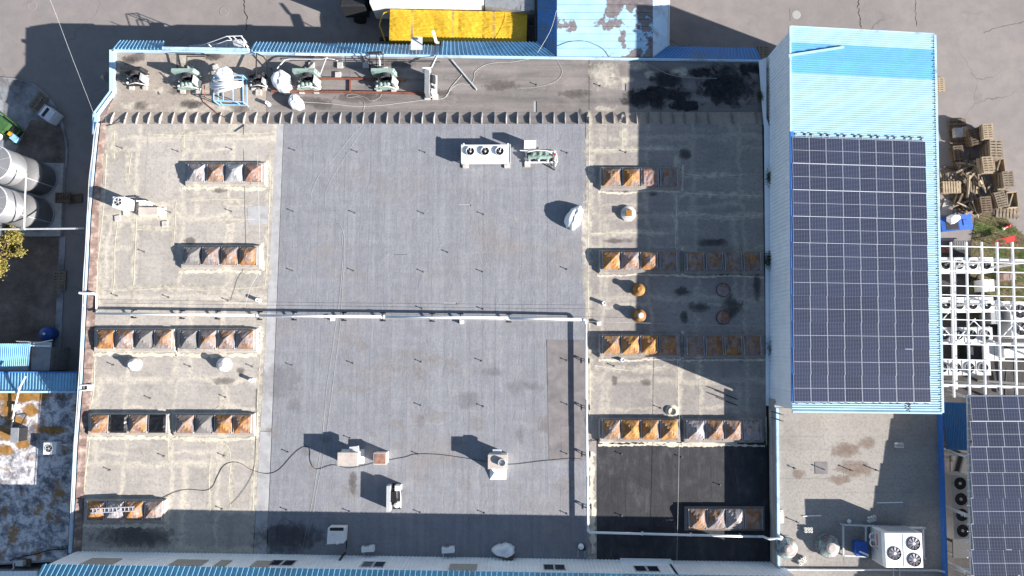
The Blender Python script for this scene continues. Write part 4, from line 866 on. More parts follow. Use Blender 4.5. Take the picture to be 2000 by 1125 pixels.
# ------------------------------------------------------------------ left strip: multi split unit, plinth, pavers
o = T('outdoor_unit', 'tall white outdoor unit with round top fan beside the brown coping', 'air conditioner', at(230, 394, ZR, 1.5), -.03)
P(o, 'casing', MB().box(0, 0, .12, .84, .76, 1.34, 0, .02), 'white'); P(o, 'foot', MB().box(-.3, 0, 0, .1, .8, .12), 'grey'); P(o, 'foot', MB().box(.3, 0, 0, .1, .8, .12), 'grey')
for k in range(7): P(o, 'louvre', MB().box(.425, -.1, .55+.11*k, .012, .42, .05), 'lgrey')
P(o, 'panel_joint', MB().box(.424, 0, .42, .008, .72, .015), 'grey'); fan(o, 0, 0, 1.462, .30, 5, .06, 'white', 'lgrey')
o = T('connection_box', 'grey white service box with pipes right of the tall outdoor unit', 'box', at(281, 397, ZR, .4)); P(o, 'body', MB().box(0, 0, 0, .75, .32, .42, 0, .02), 'lgrey')
P(o, 'pipe', MB().tube([(-.5, .15, .5), (.1, .16, .55), (.45, .05, .5), (.55, -.15, .3)], .05), 'pvc'); P(o, 'pipe', MB().tube([(-.45, .3, .35), (0, .32, .4), (.3, .2, .45)], .04), 'dark')
o = T('roof_hatch', 'low rendered box with pink grey lid and cream skirt near the tall outdoor unit', 'box', at(290, 412, ZR, .35))
P(o, 'body', MB().box(.05, -.03, 0, 1.5, .62, .33), 'coat'); P(o, 'lid', MB().box(-.03, 0, .33, 1.4, .55, .05, 0, .01), 'plaster'); P(o, 'sealant_skirt', MB().hull([Vector((.65, -.45, 0)), Vector((1.15, -.45, 0)), Vector((1.15, .35, 0)), Vector((.65, .35, 0))], [Vector((.72, -.35, .18)), Vector((.85, -.35, .1)), Vector((.85, .25, .1)), Vector((.72, .25, .18))]), 'coat')
BL = [(245, 414.5, .1, ZR, 'under the lower edge of the tall outdoor unit'), (228.5, 426, .15, ZR, 'left of and below the tall outdoor unit'), (321, 437, .08, ZR, 'below the low rendered box'),
      (608, 127, 0, ZN, 'left of three along the north edge above the brown rails'), (664, 127, 0, ZN, 'middle of three along the north edge above the brown rails'), (714, 127, .05, ZN, 'right of three along the north edge above the brown rails'),
      (660, 146, 0, ZN, 'on the upper brown rail'), (588, 139, 0, ZN, 'behind the left green compressor'), (751, 136, 0, ZN, 'behind the right green compressor'), (835, 189, 0, ZN, 'left foot of the upright radiator'), (850, 189, 0, ZN, 'right foot of the upright radiator'),
      (505, 180, 0, ZN, 'standing below the second dark compressor'), (420, 132, .4, ZN, 'behind the white bag on the blue rack'), (371, 134, 0, ZN, 'behind the leftmost green compressor')]
for x, y, r, z, l in BL:
    ob('paving_block', MB().box(0, 0, 0, .42, .42, .09 if z == ZR else .16, r, .01), MT['block'], origin=at(x, y, z, .12), local=True, label='square pale concrete block '+l, cat='block')
# ------------------------------------------------------------------ triple fan condenser and its compressor skid
o = T('fan_condenser', 'white flat condenser with three fans on the grey membrane', 'condenser', at(949, 299, ZR, .95))
P(o, 'casing', MB().box(0, 0, .38, 3.55, 1.3, .5, 0, .02), 'white')
for s in (-1, 1):
    for t in (-1, 1): P(o, 'leg', MB().box(s*1.55, t*.6, .08, .08, .08, .32), 'lgrey')
    P(o, 'footing', MB().box(s*1.52, -.62, 0, .42, .5, .12), 'block'); P(o, 'end_plate', MB().box(s*1.76, 0, .36, .06, 1.34, .56), 'lgrey'); P(o, 'lifting_lug', MB().box(s*1.6, .66, .84, .1, .12, .12), 'white')
for k in (-1.12, -.05, 1.0): fan(o, k, .12, .882, .29, 6, .16, 'white')
o = T('compressor_skid', 'green white compressor skid beside the three fan condenser', 'compressor', at(1056, 302, ZR, .6))
P(o, 'skid_rail', MB().box(0, -.45, .1, 2.3, .1, .1), 'offwhite'); P(o, 'skid_rail', MB().box(0, .35, .1, 2.3, .1, .1), 'offwhite')
for s in (-1.05, -.3, .45, 1.05): P(o, 'cross_rail', MB().box(s, -.05, .1, .08, .75, .08), 'offwhite')
P(o, 'control_cabinet', MB().box(-.78, .7, .1, .85, .45, 1.0, 0, .02), 'white')
for i, x in enumerate((-.55, -.1, .35)):
    c = P(o, 'compressor_body', MB().cyl((x, -.2, .2), (x, .28, .55), .17, .14, 12), 'machine'); P(o, 'cylinder_head', MB().box(x+.1, .12, .5, .22, .2, .16, .3), 'machine')
P(o, 'receiver', MB().cyl((-.9, -.12, .38), (.9, -.12, .38), .16, n=14), 'machine'); P(o, 'pipe', MB().tube([(-.95, .2, .6), (-.3, .3, .72), (.5, .25, .7), (.9, 0, .6), (1.15, .1, .5), (1.2, -.4, .35), (1.05, -.75, .1)], .035), 'offwhite')
P(o, 'pipe', MB().tube([(.9, .3, .5), (1.0, -.1, .62), (.95, -.6, .3), (1.0, -.95, .05)], .03), 'dark'); P(o, 'pipe', MB().tube([(-1.5, .35, .5), (-1.1, .3, .55), (-.6, .3, .6)], .035), 'pvc'); P(o, 'valve', MB().lathe([(.06, 0), (.09, .05), (.09, .12), (.02, .14)], (1.02, 0, .58), 10), 'red')
P(o, 'footing', MB().box(-.95, -.6, 0, .42, .35, .1), 'block'); P(o, 'stay', MB().bar((.2, -.5, .12), (1.05, -1.0, .03), .05, .05), 'dark')
for k in range(6): P(o, 'fitting', MB().box(-.8+.33*k, -.35+.1*(k % 2), .2, .14, .12, .2+.06*(k % 3), .2*k), 'dark' if k % 2 else 'lgrey')
wrapped('white tarpaulin wrapped bundle on the right edge of the grey membrane', 1122, 424, ZR, .52, 1.0, .85, -.48, 'film', 3)
# ------------------------------------------------------------------ compressors on the north strip
def compressor(label, px, py, mat, accent='offwhite', s=1.0, rz=0):
    o = T('compressor_unit', label, 'compressor', at(px, py, ZN, .5), rz); o.scale = (s, s, s)
    for y in (-.5, .45): P(o, 'base_rail', MB().box(0, y, .14, 1.75, .1, .1), mat)
    for x in (-.55, .55): P(o, 'footing', MB().box(x, -.62, 0, .36, .36, .16), 'block'); P(o, 'footing', MB().box(x, .5, 0, .3, .3, .14), 'block')
    P(o, 'condenser', MB().hull([Vector(v) for v in ((-.95, .42, .24), (.8, .42, .24), (.8, .72, .24), (-.95, .72, .24))], [Vector(v) for v in ((-.95, .42, 1.15), (.62, .42, 1.15), (.72, .7, 1.12), (-.95, .7, 1.15))]), mat)
    P(o, 'fan_shroud', MB().cyl((.05, .42, .68), (.05, .12, .68), .42, .40, 18, False), 'dark'); P(o, 'fan_blades', MB().box(.05, .25, .6, .7, .05, .14, .1).box(.05, .25, .35, .12, .05, .68), 'fanb')
    P(o, 'receiver', MB().cyl((-.75, -.12, .4), (.55, -.12, .4), .18, n=14), mat); P(o, 'crankcase', MB().box(-.1, -.3, .24, .7, .42, .4, 0, .05), mat)
    for x in (-.3, 0, .25): P(o, 'cylinder_head', MB().lathe([(.13, 0), (.14, .1), (.1, .2), (.03, .22)], (x, -.3, .6), 10), mat)
    P(o, 'motor', MB().hull([Vector(v) for v in ((.5, -.38, .24), (.8, -.5, .24), (.92, .05, .24), (.62, .32, .24))], [Vector(v) for v in ((.52, -.3, .95), (.72, -.4, .95), (.82, .02, .98), (.62, .26, .98))]), accent)
    P(o, 'pipe', MB().tube(smooth([(-.8, -.45, .3), (-.4, -.5, .55), (.1, -.48, .7), (.5, -.5, .5), (.85, -.55, .3), (.9, -.3, .25)], 4), .035), 'offwhite'); P(o, 'pipe', MB().tube(smooth([(-.5, .1, .9), (-.3, -.2, .75), (.2, -.1, .8), (.5, .2, .7)], 4), .035), 'dark')
    for k in range(6): P(o, 'fitting', MB().box(-.75+.21*k, -.02+.11*(k % 3)-.2, .5, .13, .12, .14+.08*(k % 2), .3*k), ('dark', 'lgrey', 'dark')[k % 3])
    P(o, 'gauge', MB().cyl((-.6, -.4, .6), (-.6, -.48, .66), .09, n=10), 'lgrey'); return o
compressor('black compressor unit in the upper left corner of the roof', 265, 152, 'dark', 'lgrey', .92)
compressor('grey green compressor unit left of the blue rack', 367, 158, 'machine', 'offwhite')
compressor('small black compressor unit between the blue rack and the white bundle', 502, 157, 'dark', 'lgrey', .75)
compressor('grey green compressor unit right of the white bundle', 601, 158, 'machine', 'offwhite'); compressor('grey green compressor unit at the centre of the brown rails', 753, 158, 'machine', 'offwhite')
o = T('radiator_unit', 'upright grey radiator with machinery at the right end of the brown rails', 'radiator', at(840, 163, ZN, .8))
P(o, 'coil', MB().box(-.18, 0, .16, .32, 1.75, 1.1), 'grey'); P(o, 'frame', MB().box(.2, 0, .16, .5, 1.7, .1), 'lgrey'); P(o, 'top_box', MB().box(-.25, .98, .75, .6, .26, .36, 0, .02), 'white'); P(o, 'motor', MB().cyl((.15, .1, .6), (.15, .65, .6), .22, n=14), 'dark'); P(o, 'compressor_body', MB().cyl((.2, -.6, .26), (.2, -.6, .75), .2, .16, 12), 'offwhite')
P(o, 'pipe', MB().tube(smooth([(.1, .8, .5), (.4, .6, .6), (.42, 0, .55), (.4, -.7, .5), (.25, -.85, .4), (.1, -.7, .5)], 4), .04), 'offwhite')
for k in range(5): P(o, 'fitting', MB().box(.12+.08*(k % 2), -.35+.2*k, .3, .14, .12, .3, .4*k), 'dark' if k % 2 else 'lgrey')
o = T('rail_frame', 'red brown steel rails lying under the green compressors', 'frame', W(690, 170, ZN))
for a, b in (((530, 178), (690, 180)), ((690, 180), (846, 183)), ((622, 153), (690, 154)), ((690, 154), (792, 156))): ob('rail', MB().bar(W(*a, ZN+.1), W(b[0]-.4, b[1], ZN+.1), .13, .14), MT['iron'], o)
for x in (545, 684, 836): ob('cross_rail', MB().bar(W(x, 155 if x > 600 else 170, ZN+.095), W(x, 178, ZN+.095), .12, .12), MT['iron'], o)
# blue rack with pvc pipes
o = T('storage_rack', 'light blue steel rack on the north roof strip', 'rack', at(445, 175, ZN, 0)); zt_ = ZN+1.0
cor = [(418, 147), (474, 147), (475, 199), (417, 196)]
low = [W(x, y, zt_) for x, y in cor]
for p in low: ob('post', MB().bar(Vector((p.x, p.y, ZN)), p, .06, .06), MT['blueframe'], o)
for z in (1.0, .25):
    for i in range(4): a, b = low[i], low[(i+1) % 4]; ob('rail', MB().bar(Vector((a.x, a.y, ZN+z)), Vector((b.x, b.y, ZN+z)), .06, .06), MT['blueframe'], o)
for t in (.33, .66): a, b = lerp(low[0], low[1], t), lerp(low[3], low[2], t); ob('rail', MB().bar(a, b, .05, .05), MT['blueframe'], o)
for a, b in (((427, 196), (435, 205)), ((462, 199), (470, 205))): ob('prop', MB().bar(W(*a, ZN+1.0), W(*b, ZN+.05), .05, .05), MT['blueframe'], o)
o = T('pipe_bundle', 'bundle of white plastic pipes lying across the blue rack', 'pipes', W(443, 168, zt_+.05))
for i, (a, b) in enumerate((((415, 155), (456, 159)), ((411, 163), (473, 161)), ((409, 167), (474, 164)), ((409, 170), (473, 167)), ((413, 173), (475, 166)), ((420, 178), (462, 170)), ((421, 181), (455, 172)), ((412, 165), (470, 169)))): ob('pipe', MB().cyl(W(*a, zt_+.1+.05*(i % 3)), W(*b, zt_+.1+.05*(i % 3)), .07, n=9), MT['pvc'], o, shade=True)
wrapped('white plastic bag lying on the top end of the blue rack', 437, 143, zt_+.03, .66, .5, .4, .1, 'film', 5)
wrapped('large white film wrapped bundle left of the green compressors', 549, 158, ZN, .62, .95, .9, .45, 'film', 8); wrapped('round white bag standing above the fins', 577, 199, ZN, .5, .6, .75, .2, 'film', 11)
# pipes standing and lying on the north strip
def lying(label, pts, r, mat, z=ZN, nm='pipe_length', cat='pipe'):
    q = [W(x, y, z+zz) for x, y, zz in pts]; return ob(nm, MB().tube([p-q[0] for p in q], r, 7), MT[mat], origin=q[0], local=True, label=label, cat=cat)
lying('grey metal pole lying aslant on the brown felt right of the radiator', [(882, 117, .08), (931, 175, .08)], .06, 'lgrey', cat='pole')
lying('dark bent pipe loop behind the leftmost green compressor', [(346, 140, .3), (346, 108, .5), (349, 106, .5), (408, 107, .5), (420, 112, .3)], .05, 'dark'); lying('second dark pipe loop behind the leftmost green compressor', [(365, 138, .3), (365, 110, .45), (400, 110, .45)], .045, 'dark')
lying('dark conduit rising from the small black compressor to the roof edge', [(500, 150, .9), (501, 104, .5)], .05, 'dark'); lying('thin dark conduit slanting from the roof edge to the white bundle', [(501, 104, .5), (515, 111, .5), (532, 138, .3)], .045, 'dark')
lying('pale pipe running from the white bundle along the north edge', [(541, 134, .6), (556, 117, .5), (565, 115, .5), (630, 116, .5), (640, 112, .5)], .045, 'lgrey'); lying('dark pipe slanting from the green compressor to the north edge', [(625, 146, .8), (637, 114, .5), (652, 116, .4), (660, 119, .2)], .04, 'lgrey')
lying('dark pipe along the north edge above the paving blocks', [(566, 121, .35), (566, 118, .4), (640, 117, .4), (730, 119, .4), (860, 121, .3)], .03, 'dark'); lying('pale vertical pipe beside the lattice mast', [(740, 107, .8), (743, 141, .5)], .06, 'offwhite')
lying('dark pipe bending by the radiator top box', [(852, 108, .4), (840, 130, .8)], .035, 'dark'); lying('white pipe bending by the radiator top box', [(853, 110, .4), (843, 132, .85)], .035, 'pvc')
lying('brown pipe lying from the green compressor down to the fins', [(399, 166, .5), (399, 200, .1), (425, 222, .05), (440, 230, .4)], .035, 'iron'); lying('dark stick leaning over the second fin group', [(477, 234, .1), (475, 262, .7)], .04, 'rod')
o = T('lattice_mast', 'dark lattice frame at the north edge above the centre compressor', 'mast', W(732, 125, ZN))
for x in (722, 735, 748): ob('upright', MB().bar(W(x, 105, ZN+1.1), W(x, 140, ZN+.1), .05, .05), MT['dark'], o)
for y, z in ((106, 1.05), (116, .75), (126, .45), (136, .2)): ob('crossbar', MB().bar(W(720, y, ZN+z), W(750, y, ZN+z), .05, .05), MT['dark'], o)
ob('top_bar', MB().bar(W(716, 103, ZN+1.2), W(745, 102, ZN+1.2), .12, .08), MT['dark'], o)
o = T('flat_panel', 'square grey panel standing out over the blue skirt by the yellow tarpaulin', 'panel', W(814, 88, ZN+.2)); P0 = [W(803, 73, ZN+.75), W(825, 73, ZN+.75), W(825, 97, ZN+.55), W(802, 97, ZN+.55)]
ob('plate', MB().hull([p-Vector((0, 0, .05)) for p in P0][::-1], P0[::-1]), MT['lgrey'], o); ob('bracket', MB().bar(W(813, 97, ZN+.5), W(813, 106, ZN+.2), .06, .06), MT['grey'], o); ob('edge_strip', MB().bar(P0[0]+Vector((0, 0, .01)), P0[1]+Vector((0, 0, .01)), .04, .04), MT['white'], o)
o = T('camera_pole', 'thin pole with long white camera head at the north edge', 'lamp', W(850, 107, ZN)); ob('pole', MB().cyl(W(849, 107, ZN+.2), W(851, 84, ZN+1.6), .04), MT['dark'], o); ob('camera_head', MB().bar(W(852, 82, ZN+1.65), W(846, 60, ZN+1.9), .2, .1), MT['offwhite'], o); ob('bracket', MB().box(*W(854, 84, ZN+1.5), .3, .15, .1), MT['lgrey'], o)  # camera pole with a white camera head, no lamp
# ------------------------------------------------------------------ cables
cable('black cable winding across the lower roof past the rendered boxes', [(318, 972), (345, 960), (370, 956), (400, 958), (415, 950), (425, 930), (435, 912), (450, 903), (470, 905), (490, 917), (520, 925), (545, 917), (575, 885), (595, 872), (605, 878), (606, 900), (618, 916), (650, 908), (680, 914), (710, 909), (740, 902), (790, 893), (812, 887), (860, 888), (930, 898), (990, 907), (1060, 900), (1115, 895), (1137, 897)], ZR+.02, .014, 'black')
cable('left of two pale thin cables running down the grey membrane', [(708, 245), (690, 262), (660, 300), (625, 340), (609, 375), (612, 392), (640, 420), (668, 448), (668, 470), (670, 490), (667, 540), (661, 600), (648, 690), (638, 760), (630, 850), (618, 930), (606, 1000), (590, 1075)], ZR+.02, .005)
cable('right of two pale thin cables running down the grey membrane', [(714, 245), (697, 270), (645, 355), (635, 385), (640, 415), (669, 447), (672, 500), (669, 560), (664, 640), (654, 720), (644, 800), (632, 890), (618, 960), (612, 1000), (596, 1078)], ZR+.02, .005)
cable('white cable along the brown felt from the round bag to the leaning pole', [(588, 199), (640, 202), (690, 207), (740, 206), (790, 200), (830, 195), (868, 191), (880, 172), (890, 160), (903, 145)], ZN+.02, .017)
cable('pale cable swinging from the pole to the dock roof', [(868, 191), (885, 170), (900, 163), (918, 165), (925, 155), (928, 140), (945, 128), (970, 122), (1000, 121), (1040, 114)], ZN+.02, .013); cable('looped pale cable by the centre compressor', [(745, 178), (742, 190), (725, 197), (712, 190), (690, 184), (678, 186), (680, 191), (700, 189), (712, 200), (710, 215)], ZN+.02, .011)
cable('thin cable from the dock roof corner down over the brown felt', [(1083, 112), (1092, 125), (1098, 140), (1090, 155), (1070, 165), (1040, 171), (1010, 172)], ZN+.02, .011); cable('white cable on the shaded black blotched felt', [(1250, 116), (1280, 133), (1310, 146), (1350, 152), (1400, 153)], ZN+.02, .012)
cable('straight thin white cable down the black bitumen patch', [(1328, 690), (1327, 800), (1326, 900), (1324, 1000), (1322, 1094)], ZR+.78, .009); cable('thin white cable crossing from the pipeline to the tall building', [(1145, 628), (1230, 630), (1330, 633), (1420, 636), (1496, 637)], ZR+.45, .009)
cable('thin dark cable from the grey membrane down the beige edge', [(502, 760), (500, 850), (495, 920), (470, 965), (450, 985)], ZR+.03, .009, 'dark'); cable('dark cable looping beside the black patch corner', [(1148, 880), (1149, 868), (1158, 860), (1172, 857), (1186, 855)], ZR+.05, .018, 'dark')
cable('white cable bundle along the west flashing', [(192, 232), (184, 262), (180, 300), (174, 350), (172, 390), (168, 470), (163, 540), (161, 600), (158, 680), (152, 760), (146, 860), (140, 960), (134, 1060)], ZR+.32, .02); cable('dark cable on beige roof near the fins at left', [(208, 246), (220, 243), (236, 236), (245, 231)], ZR+.05, .02, 'dark'); cable('thin wire across the beige strip beside the second skylight row', [(503, 300), (506, 420), (507, 520), (490, 560), (478, 600)], ZR+.6, .01, 'cable')
cable('pale cable curving over the worn blue dock roof', [(1089, 90), (1110, 82), (1140, 80), (1165, 88), (1180, 98), (1190, 112)], zd+.03, .013, 'dark'); cable('pale cable crossing the dark blue side slope of the dock roof', [(1087, 20), (1075, 60), (1050, 103)], zd+.1, .014)
q = [W(98, 0, ZN+2.2), W(140, 110, ZN+1.0), W(184, 224, ZN+.4)]; ob('overhead_wire', MB().tube([p-q[2] for p in smooth([W(60, -80, ZN+3.2)]+q)], .009, 5), MT['lgrey'], origin=q[2], local=True, label='overhead wire running from the roof corner up across the shaded yard', cat='wire')
# ------------------------------------------------------------------ lower part of the main roof
def rendered(label, px, py, sx, sy, h, pot=False):
    o = T('ventilation_box', label, 'vent box', at(px, py, ZR, h)); P(o, 'shaft', MB().box(0, 0, 0, sx*.94, sy*.9, h-.06), 'offwhite'); P(o, 'lid', MB().box(0, 0, h-.06, sx, sy, .06, 0, .01), 'plaster'); return o
o = rendered('big rendered ventilation box with pink grey lid on the lower grey membrane', 679, 897, 1.42, .92, 1.3)
P(o, 'foot_skirt', MB().hull([Vector(v) for v in ((-.75, -.5, 0), (.85, -.5, 0), (.85, .5, 0), (-.75, .5, 0))], [Vector(v) for v in ((-.68, -.42, .25), (.68, -.42, .25), (.68, .42, .25), (-.68, .42, .25))]), 'offwhite'); P(o, 'side_hood', MB().box(.35, .62, .75, .6, .4, .28, .1), 'lgrey')
o = rendered('small square rendered shaft right of the big ventilation box', 742, 896, .9, .84, .95); P(o, 'felt_top', MB().box(0, 0, .955, .74, .68, .012), 'rustp')
o = rendered('rendered chimney box with round grey pipe cap', 972, 902, 1.35, .98, 1.25); P(o, 'pipe_cap', MB().lathe([(.27, 1.25), (.27, 1.5), (.22, 1.5), (.22, 1.3), (.01, 1.3)], (.3, -.03, 0), 18), 'lgrey'); P(o, 'side_hood', MB().box(-.05, .65, .8, .62, .3, .2), 'alu')
P(o, 'sloping_duct', MB().hull([Vector(v) for v in ((-.6, -1.45, 0), (.55, -1.45, 0), (.6, -.45, 0), (-.6, -.45, 0))], [Vector(v) for v in ((-.25, -.9, .35), (.5, -1.0, .3), (.55, -.46, .95), (-.5, -.46, .95))]), 'white')
o = T('condensing_unit', 'narrow upright condensing unit with black machinery near the lower shadow', 'condenser', at(768, 973, ZR, .7))
P(o, 'coil', MB().box(-.3, 0, .1, .25, 1.75, .85), 'lgrey'); P(o, 'base', MB().box(.05, 0, .03, .8, 1.75, .08), 'dark'); P(o, 'compressor_body', MB().lathe([(.22, 0), (.24, .3), (.15, .5), (.02, .55)], (.2, -.5, .1), 14), 'offwhite'); P(o, 'motor', MB().cyl((.1, -.05, .45), (.1, .5, .45), .22, n=14), 'dark'); P(o, 'top_box', MB().box(.3, .68, .1, .4, .35, .65, 0, .02), 'white')
for k in range(5): P(o, 'fitting', MB().box(.05+.12*(k % 2), -.4+.22*k, .3, .2, .14, .25, .5*k), 'dark')
P(o, 'dark_cover', MB().box(.02, .1, .7, .42, .7, .1, .1), 'black')
P(o, 'pipe', MB().tube(smooth([(.45, -.75, .3), (.48, 0, .5), (.4, .5, .45), (.1, .7, .6)], 4), .035), 'offwhite')
o = T('evaporative_cooler', 'white box cooler tilted on the shaded roof near the bottom wall', 'cooler', at(659, 1043, ZR, .6), .0); P(o, 'casing', MB().hull([Vector(v) for v in ((-.6, -.55, .1), (.55, -.5, .1), (.6, .5, .1), (-.55, .5, .1))], [Vector(v) for v in ((-.62, -.6, .95), (.55, -.52, .95), (.62, .5, .95), (-.58, .48, .95))]), 'white')
P(o, 'dark_panel', MB().box(.04, .42, .952, .95, .22, .01), 'dark'); P(o, 'lid_panel', MB().box(-.03, -.1, .952, .95, .72, .015), 'offwhite'); P(o, 'filler_cap', MB().lathe([(.11, .95), (.11, 1.05), (.07, 1.06)], (.12, -.48, 0), 12), 'white')
for s in (-.45, .45): P(o, 'leg', MB().box(s, 0, 0, .08, .9, .1), 'grey')
P(o, 'hose', MB().tube(smooth([(.45, -.4, .3), (.55, -.7, .2), (.5, -1.1, .1)], 4), .04), 'dark')
for x, y, l in ((718, 1073, 'small white split unit by the bottom wall below the box cooler'), (875, 1075, 'small white split unit by the bottom wall left of the wrapped bundle')):
    o = T('split_unit', l, 'air conditioner', at(x, y, ZR, .5), .06); P(o, 'casing', MB().box(0, 0, .05, .86, .36, .5, 0, .02), 'white'); P(o, 'foot', MB().box(-.3, 0, 0, .08, .4, .05), 'grey'); P(o, 'foot', MB().box(.3, 0, 0, .08, .4, .05), 'grey'); P(o, 'grille', MB().cyl((-.1, .18, .3), (-.1, .2, .3), .2, n=16), 'grey'); P(o, 'drain_pipe', MB().tube([(-.4, -.1, .2), (-.4, -.3, .1), (-.38, -.5, .08)], .025), 'offwhite')
o = wrapped('pale cloth covered timber box by the bottom wall', 984, 1076, ZR, .72, .48, .75, -.1, 'film', 21, MB().box(.35, -.35, 0, .75, .35, .6, -.1))
o = T('cowl_pipe', 'white capped vent pipe with two stays at the bottom wall', 'pipe', at(1135, 1068, ZR, .7)); P(o, 'stem', MB().cyl((0, 0, 0), (0, 0, .62), .09), 'grey'); P(o, 'cap', MB().lathe([(.2, .6), (.2, .68), (.04, .78)], n=14), 'white'); P(o, 'stay', MB().bar((-.15, 0, .3), (-.18, -.9, .05), .03, .03), 'alu'); P(o, 'stay', MB().bar((.3, 0, .3), (.32, -.9, .05), .03, .03), 'alu'); P(o, 'hood', MB().box(.1, -.2, 0, .5, .3, .35), 'dark')
# ladder on the bottom-left skylights
o = T('ladder', 'white aluminium ladder lying over the bottom left skylights', 'ladder', W(218, 996, ZR+.8)); zl = ZR+.82
for y in (993, 1001): ob('stile', MB().bar(W(177, y+1, zl), W(262, y-3, zl), .05, .05), MT['alu'], o)
for i in range(11): x = 181+i*7.8; ob('rung', MB().bar(W(x, 993.6-(x-177)*.045, zl), W(x, 1001.6-(x-177)*.045, zl), .04, .03), MT['alu'], o)
o = T('coping_ladder', 'short white ladder section across the brown coping', 'ladder', W(170, 757, ZR+.25))
for y in (752, 762): ob('stile', MB().bar(W(158, y+1, ZR+.3), W(183, y-1, ZR+.16), .06, .05), MT['white'], o)
for i in range(5): x = 171+i*2.6; ob('rung', MB().bar(W(x, 752.6, ZR+.27), W(x, 761.4, ZR+.27), .05, .03), MT['white'], o)
lying('white curved pipe crossing the brown coping', [(155, 572, .35), (165, 573, .38), (180, 573, .36), (189, 575, .2)], .09, 'pvc', ZR); lying('white pipe along the brown coping above the curved pipe', [(188, 575, .15), (188, 612, .2)], .06, 'pvc', ZR)
o = T('felt_pile', 'cream coated round outlet with rim on the right beige strip', 'roof outlet', at(1314, 804, ZR, .2)); P(o, 'rim', MB().lathe([(.3, 0), (.3, .18), (.24, .18), (.22, .05), (.01, .05)], n=16), 'coat'); P(o, 'collar', MB().lathe([(.5, 0), (.42, .05), (.3, .06)], n=16), 'coat')
for x0, y0, x1, y1, l in ((1398, 763, 1440, 780, 'upper painted handrail shadow by the gutter on the right beige strip'), (1400, 776, 1440, 792, 'lower painted handrail shadow by the gutter on the right beige strip')): lying(l, [(x0, y0, .03), (x1, y1, .03)], .03, 'dark', ZR, 'painted_rail_shadow', 'bar')  # dark tubes drawn in place of the handrail's cast shadows
# handrail ladder arcs at the annex corner
o = T('handrail', 'dark grab rails at the upper left corner of the annex roof', 'handrail', W(1522, 812, ZA))
for y in (806, 818): ob('rail', MB().tube(smooth([W(1506, y-3, ZA-.3), W(1515, y, ZA+.6), W(1527, y+4, ZA+.8), W(1530, y+4.5, ZA+.02)], 4), .03), MT['dark'], o)
# ------------------------------------------------------------------ annex roof things
o = T('three_fan_chiller', 'tall white chiller with three black fans on the annex roof', 'chiller', at(1766, 1075, ZA, 2.05)); mz = mpp(ZA+2.05)
P(o, 'casing', MB().box(0, 0, .25, 2.42, 2.2, 1.75, 0, .03), 'white'); P(o, 'end_panel', MB().box(-1.215, 0, .3, .03, 2.1, 1.3), 'lgrey'); P(o, 'seam', MB().box(.0, 0, 2.0, .09, 2.05, .02), 'lgrey')
P(o, 'red_lettering', MB().box(-1.235, .42, 1.05, .012, .75, .12), 'red'); P(o, 'red_lettering', MB().box(-1.235, .05, .75, .012, .14, .06), 'red')
for k in range(3): P(o, 'small_mark', MB().box(-1.235, -.1-.02*k, .9+.12*k, .012, .08, .05), 'dark')
for x, y in ((-.6, -.2), (.65, .42), (.65, -.6)): fan(o, x, y, 2.002, .40, 9, .05, 'dark')
for y in (-1.0, 1.0): P(o, 'side_louvre', MB().box(.1, y*1.105, .5, 1.9, .03, 1.2), 'lgrey')
for x in (-1.0, 1.0): P(o, 'skid', MB().box(x, 0, .05, .15, 2.3, .2), 'grey')
for y in (.5, .1): P(o, 'coil_pipe', MB().tube([(-1.3+.2*math.cos(a*.524), y+.24*math.sin(a*.524), .7) for a in range(13)], .05), 'offwhite')
o = T('guard_rail', 'white pipe frame standing round the chiller on the annex roof', 'guard rail', W(1690, 1055, ZA)); zf = ZA+.45
for a, b in (((1645, 1025), (1808, 1031)), ((1647, 1085), (1695, 1087)), ((1799, 1090), (1808, 1091)), ((1647, 1025), (1647, 1086)), ((1691, 1029), (1691, 1087)), ((1803, 1031), (1804, 1091))):
    ob('rail', MB().bar(W(*a, zf), W(*b, zf), .1, .09), MT['lgrey'], o)
for p in ((1647, 1026), (1647, 1085), (1691, 1030), (1806, 1031), (1804, 1090)): q = W(*p, zf); ob('post', MB().bar(Vector((q.x, q.y, ZA)), q-Vector((0, 0, .05)), .08, .08), MT['lgrey'], o)
o = T('plastic_tub', 'blue plastic container inside the white pipe frame', 'container', at(1683, 1072, ZA, .6)); P(o, 'tub', MB().hull([Vector(v) for v in ((-.35, -.4, 0), (.35, -.4, 0), (.35, .4, 0), (-.35, .4, 0))], [Vector(v) for v in ((-.4, -.45, .6), (.4, -.45, .6), (.4, .45, .6), (-.4, .45, .6))]), 'blue'); P(o, 'lid', MB().box(0, 0, .6, .84, .94, .05, 0, .02), 'blue'); P(o, 'strip', MB().bar((-.2, -.15, .67), (.4, -.4, .67), .12, .02), 'pvc')
for j, (x, y, r, l) in enumerate(((1754, 869, 0, 'hollow block of six rings in the shaded upper part of the annex roof'), (1577, 1034, 0, 'sunlit hollow block of six rings on the annex roof'), (1564, 1095, .6, 'hollow block of six rings below the left teal ventilator'), (1700, 1013, .3, 'scattered ring block at the shadow edge above the pipe frame'))):
    o = T('ring_block', l, 'block', W(x, y, ZA), r)
    for a in range(3):
        for b in range(2): link('ring', mesh_of('ringpiece', lambda: MB().lathe([(.085, 0), (.085, .22), (.05, .22), (.05, 0.01)], n=14, cap=False), 'offwhite'), o, ((a-1)*.19+(.09 if b and j > 1 else 0), (b-.5)*.19, 0))
o = T('rooftop_box', 'small white box on the left edge of the annex roof', 'box', at(1525, 1009, ZA, .15)); P(o, 'casing', MB().box(0, 0, 0, .32, .85, .15, 0, .015), 'white'); P(o, 'screw', MB().lathe([(.04, .15), (.03, .165)], (0, .33, 0), 8), 'dark'); P(o, 'screw', MB().lathe([(.04, .15), (.03, .165)], (0, -.33, 0), 8), 'dark')
